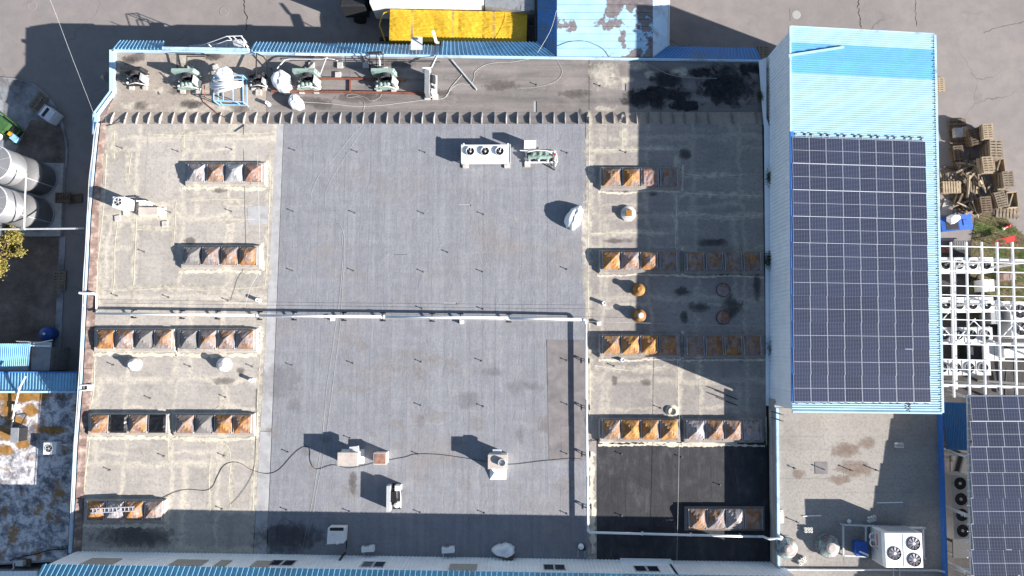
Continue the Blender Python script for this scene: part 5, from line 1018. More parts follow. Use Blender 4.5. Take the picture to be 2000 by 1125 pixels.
for a, b, l in (((1713, 982), (1763, 981), 'white strip lying in the shade right of centre on the annex roof'), ((1568, 1008), (1604, 1007), 'white strip lying at the shadow edge left of centre on the annex roof')): lying(l, [(*a, .04), (*b, .04)], .035, 'pvc', ZA, 'white_strip', 'strip')
lying('pale pipe crossing the annex roof near the bottom edge', [(1522, 1112, .12), (1700, 1113, .12), (1830, 1114, .12), (1846, 1117, .3)], .07, 'lgrey', ZA); round_vent('small pale round outlet above the pipe frame', 1660, 1019, ZA, .17, .25, 'offwhite')
for x in (1745, 1757): lying(f"thin pale pipe below the chiller, {'left' if x < 1750 else 'right'} of two", [(x, 1107, .2), (x+.5, 1150, .2)], .03, 'lgrey', ZA)
# ------------------------------------------------------------------ low roof on the left: units
def split_top(label, px, py, z, rz=0):
    o = T('fan_unit', label, 'air conditioner', at(px, py, z, .7), rz); P(o, 'casing', MB().box(0, 0, .1, .95, .85, .6, 0, .02), 'white'); fan(o, -.05, 0, .705, .26, 5, .04, 'offwhite', 'rustw'); P(o, 'foot', MB().box(-.35, 0, 0, .08, .85, .1), 'grey'); P(o, 'foot', MB().box(.35, 0, 0, .08, .85, .1), 'grey'); P(o, 'pipe', MB().tube([(.45, .2, .4), (.9, .25, .5), (1.3, .2, .7)], .05), 'lgrey')
split_top('white fan unit on the shaded peeling roof at left', 97, 876, ZL)
o = T('chimney_stack', 'black box chimney with lattice on the peeling roof at left', 'chimney', at(29, 850, ZL, 1.0)); P(o, 'stack', MB().box(0, 0, 0, .45, .95, 1.0), 'dark'); P(o, 'cap', MB().box(0, 0, 1.0, .55, 1.05, .05), 'grey'); P(o, 'stay', MB().bar((-.3, -.5, .9), (-.7, 1.6, .1), .05, .05), 'dark'); P(o, 'stay', MB().bar((.2, .4, .9), (.1, 1.4, .1), .05, .05), 'dark')
lying('pale pipe crossing the blue skirt and peeling roof at left', [(50, 735, .6), (38, 758, .6), (28, 800, .25), (22, 840, .2)], .06, 'offwhite', ZL); o = T('junction_box', 'small white junction box beside the pale pipe on the peeling roof', 'box', at(28, 795, ZL, .3)); P(o, 'case', MB().box(0, 0, 0, .4, .42, .3, 0, .02), 'white'); P(o, 'gland', MB().cyl((0, -.2, .15), (0, -.35, .15), .04), 'grey')
MT['lichenspot'] = m_stain('orange_lichen', (.30, .15, .035), .85)
for i, (x, y, a, b) in enumerate(((20, 775, 70, 18), (62, 773, 60, 14), (10, 845, 40, 20), (100, 840, 40, 12), (15, 800, 20, 24), (45, 868, 22, 16), (60, 800, 24, 16), (30, 822, 30, 12), (8, 880, 26, 14))):
    q = ragged('lichen_patch', [(x+a*math.cos(t*.785), y+b*math.sin(t*.785)) for t in range(8)], ZL+.022+.0006*i, 'lichenspot', 2, 3, 90+i); q.parent = lb; q.location = mbd.location-lb.location
cable('dark cable across the shaded peeling roof to the workshop edge', [(20, 1095), (40, 1088), (70, 1082), (95, 1075), (132, 1072)], ZL+.05, .04, 'dark'); o = T('wall_unit', 'small grey unit on pallet at the lower end of the peeling roof', 'air conditioner', at(37, 1101, ZL, .45)); P(o, 'casing', MB().box(0, 0, .1, .55, .35, .35, 0, .02), 'lgrey'); P(o, 'pallet', MB().box(.1, -.05, 0, .95, .55, .1), 'timberd'); P(o, 'hose', MB().tube(smooth([(-.25, .1, .3), (-.5, 0, .3), (-.55, -.4, .2), (-.9, -.7, .1)], 4), .05), 'lgrey')
# ------------------------------------------------------------------ silos and yard on the left
o = sheet('silo_plinth', [(-60, 317), (124, 319), (118, 461), (-60, 461)], .0, 'concrete', .3, kind='structure')
for px, py, l in ((80, 351, 'upper of two steel silos at the left edge'), (74, 420, 'lower of two steel silos at the left edge')):
    b = W(px, py, .3); o = T('silo', l, 'silo', b); h = 5.0; r = 1.3
    P(o, 'shell', MB().lathe([(r, 0), (r, 1.65), (r*1.008, 1.66), (r*1.008, 1.72), (r, 1.73), (r, 3.3), (r*1.008, 3.31), (r*1.008, 3.37), (r, 3.38), (r, h)], n=40), 'steel', True); P(o, 'roof_cone', MB().lathe([(r*1.01, h), (r*1.01, h+.05), (.2, h+.35), (.05, h+.36)], n=40), 'steel'); P(o, 'rim', MB().tube([(r*1.01*math.cos(a*.2094), r*1.01*math.sin(a*.2094), h+.02) for a in range(31)], .05, 6), 'lgrey')
    for k in range(8): a = k*.785+.3; P(o, 'roof_seam', MB().bar((r*math.cos(a), r*math.sin(a), h+.07), (.25*math.cos(a), .25*math.sin(a), h+.36), .04, .03), 'grey')
    P(o, 'ladder_rail', MB().bar((r*.9, -r*.5, .2), (r*.9, -r*.5, h), .05, .05), 'lgrey'); P(o, 'foot_ring', MB().lathe([(r*1.06, 0), (r*1.06, .1), (r, .12)], n=36), 'grey')
o = T('overhead_pipe', 'grey overhead pipe from the silos to the workshop wall', 'pipe', W(100, 446, 4.2)); ob('pipe_run', MB().tube([W(-40, 448, 4.4), W(165, 446, 4.4)], .07), MT['lgrey'], o); ob('pipe_branch', MB().tube([W(51, 338, 5.1), W(48, 400, 5.0), W(47, 447, 4.45)], .06), MT['lgrey'], o); ob('joint', MB().box(*W(47, 447, 4.35), .22, .22, .18), MT['grey'], o)
# pallets
PB = MB()
for i in range(7): PB.box(0, -.54+.18*i, .122, .8, .12, .022)
for y in (-.5, 0, .5): PB.box(0, y, 0, .8, .1, .02)
PB2 = MB()
for x in (-.35, 0, .35): PB2.box(x, 0, .02, .1, 1.2, .1)
def pallet(label, loc, rz=0, mat='timber', s=1.0, grp=None):
    o = T('wooden_pallet', label, 'pallet', loc, rz, grp); o.scale = (s, s, 1)
    link('deck', mesh_of('pallet_deck'+mat, lambda: PB, mat), o); link('runner', mesh_of('pallet_runner'+mat, lambda: PB2, mat), o); return o
pallet('flat wooden pallet standing beside the white tote on the round bed', at(74, 199, .06, .2), math.radians(55)-math.pi/2+.0, 'timber', 1.25); pallet('dark flat pallet partly under the white tote', at(88, 212, .06, .05), math.radians(55), 'timberd', 1.0)
pallet('dark pallet on the concrete right of the lower silo', at(123, 386, .3, .1), math.pi/2, 'timberd'); pallet('dark pallet lying in the shade right of the dark pallet by the silo', at(147, 388, .0, .1), math.pi/2+.1, 'timberd', .9)
pallet('brown slatted pallet on the dirt yard below the silos', at(114, 548, .03, .2), 0, 'timber', 1.3)
o = T('bulk_container', 'white caged bulk container tilted beside pallets on the round bed', 'container', at(93, 222, .2, .9), math.radians(-36)); P(o, 'tank', MB().hull([Vector(v) for v in ((-.55, -.45, .1), (.55, -.45, .1), (.55, .45, .1), (-.55, .45, .1))], [Vector(v) for v in ((-.55, -.45, .95), (.55, -.45, .95), (.5, .45, 1.0), (-.5, .45, 1.0))]), 'film'); P(o, 'base_pallet', MB().box(0, 0, 0, 1.2, 1.0, .1), 'grey')
for k in range(6): P(o, 'cage_bar', MB().bar((-.6+.24*k, -.5, .1), (-.6+.24*k, -.5, 1.0), .025, .025), 'alu'); P(o, 'cage_bar', MB().bar((.6, -.5+.2*k, .1), (.6, -.5+.2*k, 1.0), .025, .025), 'alu')
for z in (.3, .6, .98): P(o, 'cage_ring', MB().bar((-.6, -.5, z), (.6, -.5, z), .025, .025).bar((.6, -.5, z), (.6, .5, z), .025, .025).bar((.6, .5, z), (-.6, .5, z), .025, .025).bar((-.6, .5, z), (-.6, -.5, z), .025, .025), 'alu')
for k in range(4): P(o, 'top_bar', MB().bar((.02+.16*k, -.5, 1.01), (.02+.16*k, .5, 1.01), .025, .025), 'alu')
P(o, 'dark_opening', MB().box(-.15, 0, .985, .25, .8, .02), 'dark')
o = T('green_machine', 'green farm machine with yellow and blue fittings at the left edge', 'machine', W(12, 262, .05), math.radians(-38)); P(o, 'frame', MB().box(0, 0, .5, 3.0, .12, .15).box(0, 1.2, .5, 3.0, .12, .15).box(-1.2, .6, .5, .12, 1.2, .15).box(1.2, .6, .5, .12, 1.2, .15), 'greenp'); P(o, 'hopper', MB().hull([Vector(v) for v in ((-.9, .2, .6), (.4, .2, .6), (.4, 1.0, .6), (-.9, 1.0, .6))], [Vector(v) for v in ((-1.1, .1, 1.2), (.6, .1, 1.2), (.6, 1.1, 1.2), (-1.1, 1.1, 1.2))]), 'greenp'); P(o, 'yellow_box', MB().box(1.0, .4, .65, .4, .3, .3), 'tarp'); P(o, 'blue_cover', MB().box(1.45, .35, .6, .6, .45, .35), 'blueframe'); P(o, 'drum', MB().cyl((-.8, -.4, .7), (.3, -.4, .7), .3, n=16), 'offwhite')
for x in (-1, 1): P(o, 'wheel', MB().cyl((x, -.15, .35), (x, .05, .35), .35, n=16), 'tyre')
P(o, 'dark_bed', MB().box(.3, .6, .45, 2.2, 1.0, .06), 'dark')
o = T('barrel', 'blue round barrel in the shade above the blue roofed shed', 'barrel', at(88, 652, 0, .9)); P(o, 'body', MB().lathe([(.5, 0), (.56, .25), (.56, .6), (.5, .9), (.12, 1.0)], n=22), 'blue', True); P(o, 'bung', MB().lathe([(.1, .98), (.1, 1.05), (.03, 1.06)], (.0, 0, 0), 10), 'white')
o = ob('manhole_cover', MB().lathe([(.36, 0), (.36, .015), (.33, .02), (.01, .02)], n=20), MT['grey'], origin=W(7, 188, .055), local=True, label='round manhole lid on the pale round concrete bed', cat='manhole')
for x, y, l in ((62, 12, 'round manhole cover on the asphalt at the upper left'), (438, 22, 'round manhole cover beside the long asphalt crack')): ob('manhole_cover', MB().lathe([(.4, 0), (.4, .012), (.34, .016), (.32, .008), (.01, .008)], n=22), MT['asphalt'], origin=W(x, y, .003), local=True, label=l, cat='manhole')
o = T('manhole_surround', 'manhole in square concrete surround left of the tall building', 'manhole', W(1555, 29, 0)); P(o, 'surround', MB().box(0, 0, 0, 1.0, 1.0, .012), 'asphalt'); P(o, 'lid', MB().lathe([(.36, .012), (.36, .02), (.3, .026), (.01, .026)], n=20), 'wallgrey')
# tree
tb = at(-2, 486, 0, 2.8); tr = T('autumn_tree', 'yellow leaved tree at the left edge below the silos', 'tree', tb); tm = MB().cyl((0, 0, 0), (0, 0, 2.2), .16, .11, 9)
rg = random.Random(5); tips = []
for i in range(17):
    a = i*2.4+rg.random(); p = Vector((0, 0, 1.3+.07*i)); L = rg.uniform(.55, 1.75); q = p+Vector((math.cos(a)*L, math.sin(a)*L*1.1, .5+rg.random()*.9)); tm.cyl(p, q, .06, .025, 6); tips.append(q)
ob('trunk', tm, MT['bark'], tr, local=True)
lm = MB()
for i in range(9500):
    ti = rg.randrange(len(tips)); c = tips[ti]*.95; rs = .15+.17*((ti*37) % 10)/10; v = Vector((rg.gauss(0, rs), rg.gauss(0, rs), rg.gauss(0, rs*.7))); p = c+v
    n = Vector((rg.uniform(-1, 1), rg.uniform(-1, 1), rg.uniform(.1, 1))).normalized(); u = n.orthogonal().normalized()*.065; w = n.cross(u)*.9
    lm.add([p-u, p+w, p+u, p-w], [(0, 1, 2, 3)])
ob('crown', lm, MT['leaf'], tr, local=True)
# ------------------------------------------------------------------ trucks at the top
o = T('tarpaulin_trailer', 'yellow tarpaulin covered trailer parked at the north wall', 'trailer', W(895, 50, 0)); zt2 = 2.9
c4 = [W(762, 18, zt2), W(1030, 24, zt2), W(1028, 84, zt2), W(760, 80, zt2)]; nu, nv = 40, 12; m = MB(); rg = random.Random(3); vs = []
for j in range(nv+1):
    for i in range(nu+1):
        p = bil(c4, i/nu, j/nv); b = abs(math.sin(i/nu*math.pi*6)); vs.append((p.x, p.y, p.z+.10*math.sin(j/nv*math.pi)*(.4+.6*b)+rg.uniform(-.02, .02)))
m.add(vs, [(j*(nu+1)+i, (j+1)*(nu+1)+i, (j+1)*(nu+1)+i+1, j*(nu+1)+i+1) for j in range(nv) for i in range(nu)])
ob('tarpaulin', m, MT['tarp'], o); lo = [Vector((p.x, p.y, 1.1)) for p in c4]; ob('body', MB().hull(lo[::-1], [p-Vector((0, 0, .03)) for p in c4[::-1]]), MT['tarp'], o); c = sum(lo, Vector())/4
ob('chassis', MB().box(c.x, c.y, .7, 10.0, 1.0, .35), MT['dark'], o)
for x in (-3.6, -2.4, 3.6):
    for s in (-1, 1): ob('wheel', MB().cyl((c.x+x, c.y+s*.95, .5), (c.x+x, c.y+s*1.22, .5), .5, n=18), MT['tyre'], o)
ob('front_hoop', MB().tube([W(762, 22, 2.8), W(750, 25, 2.7), W(744, 38, 2.4), W(741, 50, 2.3), W(747, 64, 2.3), W(752, 80, 2.3)], .05), MT['tarp'], o)
ob('drawbar', MB().bar(Vector((c4[0].x-1.2, c.y, .8)), Vector((c4[0].x+.2, c.y, .8)), .3, .2), MT['dark'], o)
o = T('box_truck', 'white topped truck at the top edge behind the yellow trailer', 'truck', W(850, -25, 0)); c4 = [W(722, -60, 3.5), W(945, -60, 3.5), W(945, 8, 3.5), W(722, 6, 3.5)]
ob('box_body', MB().hull([Vector((p.x, p.y, 1.0)) for p in c4[::-1]], c4[::-1]), MT['white'], o); c5 = [W(947, -60, 3.4), W(1044, -60, 3.4), W(1044, 20, 3.4), W(1020, 21, 3.4), W(947, 12, 3.4)]; ob('rear_body', MB().hull([Vector((p.x, p.y, 1.0)) for p in c5[::-1]], c5[::-1]), MT['grey'], o)
c = sum(c4, Vector())/4; ob('cab', MB().box(c.x-5.9, c.y, .9, 1.9, 2.3, 1.9, 0, .1), MT['dark'], o); ob('chassis', MB().box(c.x+1, c.y, .6, 14, .9, .35), MT['dark'], o)
for x in (-5.8, -2.5, 2.8, 5.5):
    for s in (-1, 1): ob('wheel', MB().cyl((c.x+x, c.y+s*1.0, .5), (c.x+x, c.y+s*1.26, .5), .5, n=18), MT['tyre'], o)
# outside stair
o = T('outside_stair', 'grey steel stair with railings outside the north edge', 'stair', W(440, 90, 0)); zs = ZN-.3
pf = [W(455, 80, zs), W(478, 80, zs), W(478, 106, zs), W(455, 106, zs)]; ob('platform', MB().hull([p-Vector((0, 0, .12)) for p in pf[::-1]], pf[::-1]), MT['lgrey'], o)
for i in range(10):
    a = lerp(W(452, 92, zs-.2), W(365, 100, 1.0), i/10); ob('tread', MB().box(a.x, a.y, a.z, .3, .9, .05), MT['lgrey'], o)
for pts in ([(355, 103, zs-1.6), (442, 71, zs+.9), (472, 70, zs+1.0), (485, 97, zs+1.0)], [(385, 100, zs-1.3), (443, 79, zs+.4), (470, 78, zs+.5), (480, 98, zs+.5)], [(370, 106, zs-1.5), (430, 93, zs+.4)]): ob('railing', MB().tube([W(*p) for p in pts], .035, 6), MT['wframe'], o)
for x, y in ((408, 87), (447, 72), (456, 71), (471, 71), (478, 84)): p = W(x, y, zs+.9); ob('railing_post', MB().bar(Vector((p.x, p.y, max(.1, zs-(1.2 if x < 440 else 0)))), p, .05, .05), MT['wframe'], o)
for p in pf: ob('platform_leg', MB().bar(Vector((p.x, p.y, 0)), p-Vector((0, 0, .1)), .08, .08), MT['lgrey'], o)
# ------------------------------------------------------------------ pallet yard on the right
STK = [(1932, 257, .05, 9, 'timberl', 1.0, 'pale topped pallet stack, highest up in the yard'), (1906, 266, .2, 6, 'timberd', 1.1, 'dark stack left of the pale topped stack'), (1947, 291, .02, 8, 'timber', 1.25, 'wide stack below the pale topped stack'),
       (1932, 321, .03, 10, 'timberl', 1.05, 'pale stack at the middle of the yard'), (1971, 350, .03, 9, 'timber', 1.05, 'grey brown stack furthest right'), (1956, 389, .25, 6, 'timber', 1.05, 'leaning stack above the grass'), (1928, 399, .05, 7, 'timberd', 1.05, 'dark stack above the grass beside the leaning stack'), (1860, 364, 1.57, 5, 'timberl', 1.15, 'pale stack right beside the tall building'), (1874, 297, .1, 4, 'timberd', .95, 'small dark stack below the flat pallets')]
rg = random.Random(12)
for x, y, r, n, mt, s, l in STK:
    p = at(x, y, 0, n*.15)
    for k in range(n):
        w = 'top' if k == n-1 else ('bottom' if k == 0 else ORD[k])
        pallet(f"{w} pallet {'' if w in ('top', 'bottom') else 'up '}in the {l}", (p.x+rg.uniform(-.05, .05), p.y+rg.uniform(-.05, .05), .147*k), r+rg.uniform(-.05, .05), mt if k > n-3 or mt != 'timberl' else 'timber', s, 'stacked pallets in the yard')
pallet('large flat pallet at the top of the yard with a box on it', at(1871, 257, 0, .15), .02, 'timberd', 1.75); pallet('narrow pallet leaning beside the tall building', at(1835, 165, 0, .1), 0, 'timberl', .95)
pallet('grey pallet lying in the shade beside the tall building', at(1842, 345, 0, .1), 1.6, 'timber', 1.1); pallet('flat grey pallet at the lower right of the yard', at(1968, 412, 0, .1), 1.45, 'timber', 1.5); pallet('pallet in the gap by the blue skirt end', at(1492, 105, 0, .1), 0, 'timber', 1.1)
o = T('carton', 'open cardboard carton on the large flat pallet', 'carton', at(1874, 258, .15, .35), .05); P(o, 'tray', MB().box(0, 0, 0, .7, .75, .3, 0, .02), 'concrete'); P(o, 'flap', MB().box(.55, .05, .1, .35, .8, .2, .1), 'timberl'); P(o, 'flap', MB().box(.8, -.1, .15, .06, .9, .3, .1), 'timber')
for x, y, l in ((1953, 325, 'open wooden crate frame between the pale stack and the right stack'), (1978, 390, 'open pale wooden crate frame at the lower right of the pallet yard')):
    o = T('crate_frame', l, 'crate', at(x, y, 0, .5), .05)
    for a, b in (((-.4, -.6), (.4, -.6)), ((.4, -.6), (.4, .6)), ((.4, .6), (-.4, .6)), ((-.4, .6), (-.4, -.6))):
        P(o, 'board', MB().bar((*a, .25), (*b, .25), .06, .48), 'timberl')
    P(o, 'floor_board', MB().box(0, 0, 0, .75, 1.1, .03), 'timber'); P(o, 'brace', MB().bar((-.3, -.5, .45), (.1, .5, .45), .1, .04), 'timber')
for px, py, n, sp, l in ((1897, 358, 46, .9, 'pile of pale broken boards in the middle of the pallet yard'), (1876, 326, 40, .75, 'heap of dark broken boards below the small dark stack'), (1881, 400, 34, .7, 'heap of broken timber above the blue skip')):
    o = T('scrap_wood_pile', l, 'wood pile', W(px, py, 0)); rg = random.Random(px)
    for k in range(n):
        a = rg.uniform(0, 3.14) if px < 1890 else rg.gauss(1.75, .5); L = rg.uniform(.5, 1.9); z = .05+.75*k/n*rg.random()+.2*rg.random(); c = Vector((rg.gauss(0, sp*.55), rg.gauss(0, sp*.75), z)); d = Vector((math.cos(a), math.sin(a), rg.uniform(-.12, .12)))*L/2
        d.z = max(-z+.03, min(z, d.z)); P(o, 'board', MB().bar(c-d, c+d, rg.choice((.08, .11, .14)), .03), rg.choice(('timberl', 'timber', 'timber') if px == 1897 else ('timberd', 'timber', 'timberd', 'timberl')))
lying('long pale plank standing out of the broken board pile', [(1890, 386, .6), (1893, 342, .9)], .09, 'timberl', 0, 'plank', 'plank'); lying('long plank leaning down towards the blue skip', [(1899, 393, .8), (1911, 425, .1)], .05, 'timberl', 0, 'plank', 'plank'); lying('pale plank slanting right of the broken board pile', [(1913, 352, .9), (1925, 373, .3)], .1, 'timberl', 0, 'plank', 'plank')
ob('ground_plate', MB().hull([W(*p, .0) for p in ((1845, 388), (1863, 395), (1858, 422), (1836, 420))][::-1], [W(*p, .06) for p in ((1845, 388), (1863, 395), (1858, 422), (1836, 420))][::-1]), MT['concrete'], origin=(0, 0, 0), label='pale slab on the ground beside the tall building above the blue skip', cat='slab')
o = T('waste_container', 'blue plastic waste container with open lid and white bag', 'waste bin', at(1861, 436, 0, 1.0), .1); P(o, 'tub', MB().hull([Vector(v) for v in ((-.75, -.5, .1), (.65, -.5, .1), (.65, .5, .1), (-.75, .5, .1))], [Vector(v) for v in ((-.95, -.58, 1.05), (.45, -.58, 1.05), (.45, .55, 1.05), (-.95, .55, 1.05))]), 'blue'); P(o, 'lid', MB().hull([Vector(v) for v in ((.5, -.6, .9), (1.75, -.55, .55), (1.75, .65, .55), (.5, .6, .9))], [Vector(v) for v in ((.5, -.6, .97), (1.75, -.55, .62), (1.75, .65, .62), (.5, .6, .97))]), 'blue'); P(o, 'lid_panel', MB().hull([Vector(v) for v in ((.85, -.25, .88), (1.3, -.25, .76), (1.3, .25, .76), (.85, .25, .88))], [Vector(v) for v in ((.88, -.22, .93), (1.27, -.22, .81), (1.27, .22, .81), (.88, .22, .93))]), 'blue')
P(o, 'dark_inside', MB().box(-.1, -.1, 1.052, .95, .75, .01), 'dark')
for x in (-.6, .5): P(o, 'wheel', MB().cyl((x, -.45, .1), (x, -.35, .1), .1, n=10), 'tyre')
wrapped('crumpled white bag on the blue waste container', 1863, 427, 1.07, .5, .36, .35, .1, 'film', 31)
# grass and barrier
gp = [(1905, 425), (1930, 416), (1962, 424), (1992, 452), (2070, 520), (2080, 640), (1895, 620), (1893, 540), (1898, 470)]
sheet('verge', gp, .002, 'grass', .02, kind='structure')
gw = [(p.x, p.y) for p in P2(gp, 0)]
def inside(x, y):
    c = False; n = len(gw)
    for i in range(n):
        (x0, y0), (x1, y1) = gw[i], gw[(i+1) % n]
        if (y0 > y) != (y1 > y) and x < (x1-x0)*(y-y0)/(y1-y0)+x0: c = not c
    return c
rg = random.Random(9); m = MB(); xa, xb = min(p[0] for p in gw), max(p[0] for p in gw); ya, yb = min(p[1] for p in gw), max(p[1] for p in gw); k = 0
while k < 15000:
    x, y = rg.uniform(xa, xb), rg.uniform(ya, yb)
    if not inside(x, y): continue
    k += 1; a = rg.uniform(0, 6.3); h = rg.uniform(.05, .2); l = rg.uniform(.05, .22)
    m.add([(x-math.sin(a)*.012, y+math.cos(a)*.012, .02), (x+math.sin(a)*.012, y-math.cos(a)*.012, .02), (x+math.cos(a)*l, y+math.sin(a)*l, .02+h)], [(0, 1, 2)])
ob('grass', m, MT['grass'], label='patchy dry and green grass beside the pallet yard', cat='grass', kind='stuff')
o = T('barrier', 'red metal barrier frame on the grass', 'barrier', W(1968, 470, 0)); 
for a, b in (((1948, 478), (1984, 470)), ((1944, 470), (1982, 460)), ((1983, 460), (1984, 471))): ob('rail', MB().bar(W(*a, .7), W(*b, .7), .05, .05), MT['red'], o)
q = [W(*p, .72) for p in ((1964, 464), (1982, 460), (1983, 470), (1966, 474))]; ob('plate', MB().hull([p-Vector((0, 0, .03)) for p in q[::-1]], q[::-1]), MT['red'], o)
for p in ((1948, 474), (1983, 465)): q = W(*p, .7); ob('post', MB().bar(Vector((q.x, q.y, 0)), q, .05, .05), MT['red'], o)
o = T('hydrant', 'red and white fitting on the grass edge', 'hydrant', W(1964, 443, 0), .5); P(o, 'body', MB().cyl((-.3, 0, .12), (.3, 0, .12), .1, n=12), 'red'); P(o, 'flange', MB().cyl((-.38, 0, .12), (-.3, 0, .12), .14, n=12), 'white'); P(o, 'valve', MB().lathe([(.08, .1), (.08, .35), (.03, .38)], (.1, 0, 0), 10), 'red')
# ------------------------------------------------------------------ white steel grid and machines below
ZG = 7.3
MT['pad'] = simple('shade_darkened_concrete', (.075, .068, .066), .9, 0, .35, 1, (.04, .037, .037), .45, .05, False)  # concrete colour darkened to paint in shade beneath the grid
gf = T('steel_grid_frame', 'white open steel grid canopy right of the tall building', 'canopy frame', W(1920, 630, 0))
for x, w in ((1859, .085), (1889, .085), (1919, .085), (1949, .085), (1979, .085), (2009, .085), (2039, .085)):
    sl = .018 + (x-1859)*.00006
    ob('beam', MB().bar(W(x-2, 473, ZG), W(x+sl*300-1, 776, ZG), w, .16), MT['wframe'], gf)
for y, w, dz in ((481, .09, .1), (511, .07, .1), (529, .09, .1), (558, .08, .1), (576, .08, .1), (604, .08, .1), (624, .08, .1), (654, .07, .1), (672, .09, .1), (702, .08, .1), (721, .07, .1), (752, .13, .1)):
    ob('purlin', MB().bar(W(1834, y-.5, ZG+dz), W(2060, y+5, ZG+dz), w*.72, .05), MT['wframe'], gf)
for y in (505, 588, 670, 753): ob('main_beam', MB().bar(W(1836, y, ZG-.5), W(2060, y+5, ZG-.5), .15, .25), MT['wframe'], gf)
ob('main_beam', MB().bar(W(1864, 508, ZG-.3), W(1867, 760, ZG-.3), .11, .2), MT['wframe'], gf)
for a, b in (((1843, 622), (1861, 602)), ((1872, 662), (1905, 622)), ((1838, 636), (1856, 655)), ((1900, 624), (1942, 668)), ((1955, 660), (1983, 630)), ((1983, 630), (2000, 646)), ((1956, 590), (1975, 612))): ob('brace', MB().bar(W(*a, ZG-.35), W(*b, ZG-.35), .05, .05), MT['wframe'], gf)
for x in (1866, 1952, 2040):
    for y in (505, 588, 670, 753): p = W(x, y, ZG-.6); ob('post', MB().bar(Vector((p.x, p.y, 0)), p, .16, .16), MT['wframe'], gf)
def fourfan(label, px, py, z, h=1.4, n=4, dx=1.02, r=.36, rz=0, sy=1.15, mat='lgrey', guard='lgrey'):
    o = T('fan_bank', label, 'condenser', at(px, py, z, h), rz)
    P(o, 'casing', MB().box(0, 0, .3, n*dx+.15, sy, h-.3, 0, .02), mat)
    for x in (-1, 1): P(o, 'leg', MB().box(x*(n*dx/2-.1), 0, 0, .1, sy*.9, .3), 'grey')
    for k in range(n): fan(o, (k-(n-1)/2)*dx, 0, h+.002, r, 6, .07, guard, 'dark'); 
    for k in range(n-1): P(o, 'divider', MB().box((k-(n-2)/2)*dx, 0, h, .04, sy*.95, .03), 'lgrey')
    return o
fourfan('white bank of four fans under the grid, topmost row', 1886, 517, 0, 1.5, mat='white', guard='white'); fourfan('white bank of four fans under the grid, second row', 1886, 595, 0, 1.5, mat='white', guard='white')
fourfan('grey bank of four fans under the grid, third row', 1884, 654, 0, 1.5); fourfan('grey bank of four fans under the grid, lowest row', 1880, 718, 0, 1.5); fourfan('grey bank of two big fans under the grid at the right', 1992, 625, 0, 1.7, 2, 1.3, .5, math.pi/2, 1.4)
for x, y, sx, sy, h, mt, l in ((1932, 557, .8, .9, 1.2, 'white', 'white cabinet between the two upper fan banks'), (1925, 645, .7, .6, 1.3, 'offwhite', 'off white cabinet right of the third fan bank'), (1945, 612, .8, 1.6, 1.4, 'grey', 'grey cabinet right of the second fan bank'), (1942, 688, 1.5, 1.3, 1.2, 'lgrey', 'wide grey cabinet above the lowest fan bank'), (1985, 690, 1.8, .7, 1.6, 'white', 'white cabinet at the right under the grid'), (1906, 692, 1.2, 1.2, .9, 'dark', 'dark machine above the lowest fan bank'), (1972, 540, 1.0, .5, .8, 'rustp', 'brown box on the grass under the grid')):
    o = T('equipment_cabinet', l, 'cabinet', at(x, y, 0, h)); P(o, 'body', MB().box(0, 0, .05, sx, sy, h-.05, 0, .02), mt); P(o, 'plinth', MB().box(0, 0, 0, sx*.9, sy*.9, .05), 'grey'); P(o, 'door_seam', MB().box(0, 0, h, .03, sy*.96, .006), 'dark'); P(o, 'handle', MB().box(sx*.3, -sy/2-.015, h*.6, .05, .03, .2), 'dark')
rg = random.Random(4)
o = T('pipe_run_group', 'black insulated pipes winding between the machines under the grid', 'pipes', W(1900, 560, 0))
for pts in ([(1895, 541, .2), (1905, 545, .2), (1912, 560, .3), (1914, 566, .5)], [(1896, 542, .15), (1894, 552, .1)], [(1905, 545, .25), (1912, 535, .3)], [(1966, 720, .5), (1964, 740, .4), (1963, 772, .3)], [(1979, 672, .6), (1981, 710, .5), (1983, 772, .4)], [(1932, 675, .8), (1932, 705, .6), (1933, 730, .5)]): ob('pipe', MB().tube(smooth([W(*p) for p in pts], 4), .08), MT['black'], o)
sheet('concrete_pad', [(1838, 470), (1896, 470), (1895, 560), (1935, 620), (2080, 640), (2080, 1200), (1845, 1200)], .0, 'pad', .015, kind='structure')
o = T('red_ramp', 'dark red plate on the ground at the corner under the grid', 'plate', W(1847, 488, 0)); q = P2([(1838, 481), (1856, 487), (1853, 494), (1838, 494)], .1); ob('plate', MB().prism([(p.x, p.y) for p in q], .015, .1), MT['iron'], o); ob('edge', MB().bar(q[0], q[1], .05, .05), MT['grey'], o)
o = T('cable_tray', 'metal rack on the ground at the top of the grid', 'rack', W(1870, 477, 0))
for k in range(8): ob('rung', MB().bar(W(1863+k*3.4, 471, .35), W(1863+k*3.4, 486, .35), .04, .04), MT['grey'], o)
for y in (471, 486): ob('rail', MB().bar(W(1862, y, .3), W(1889, y, .3), .06, .06), MT['grey'], o)
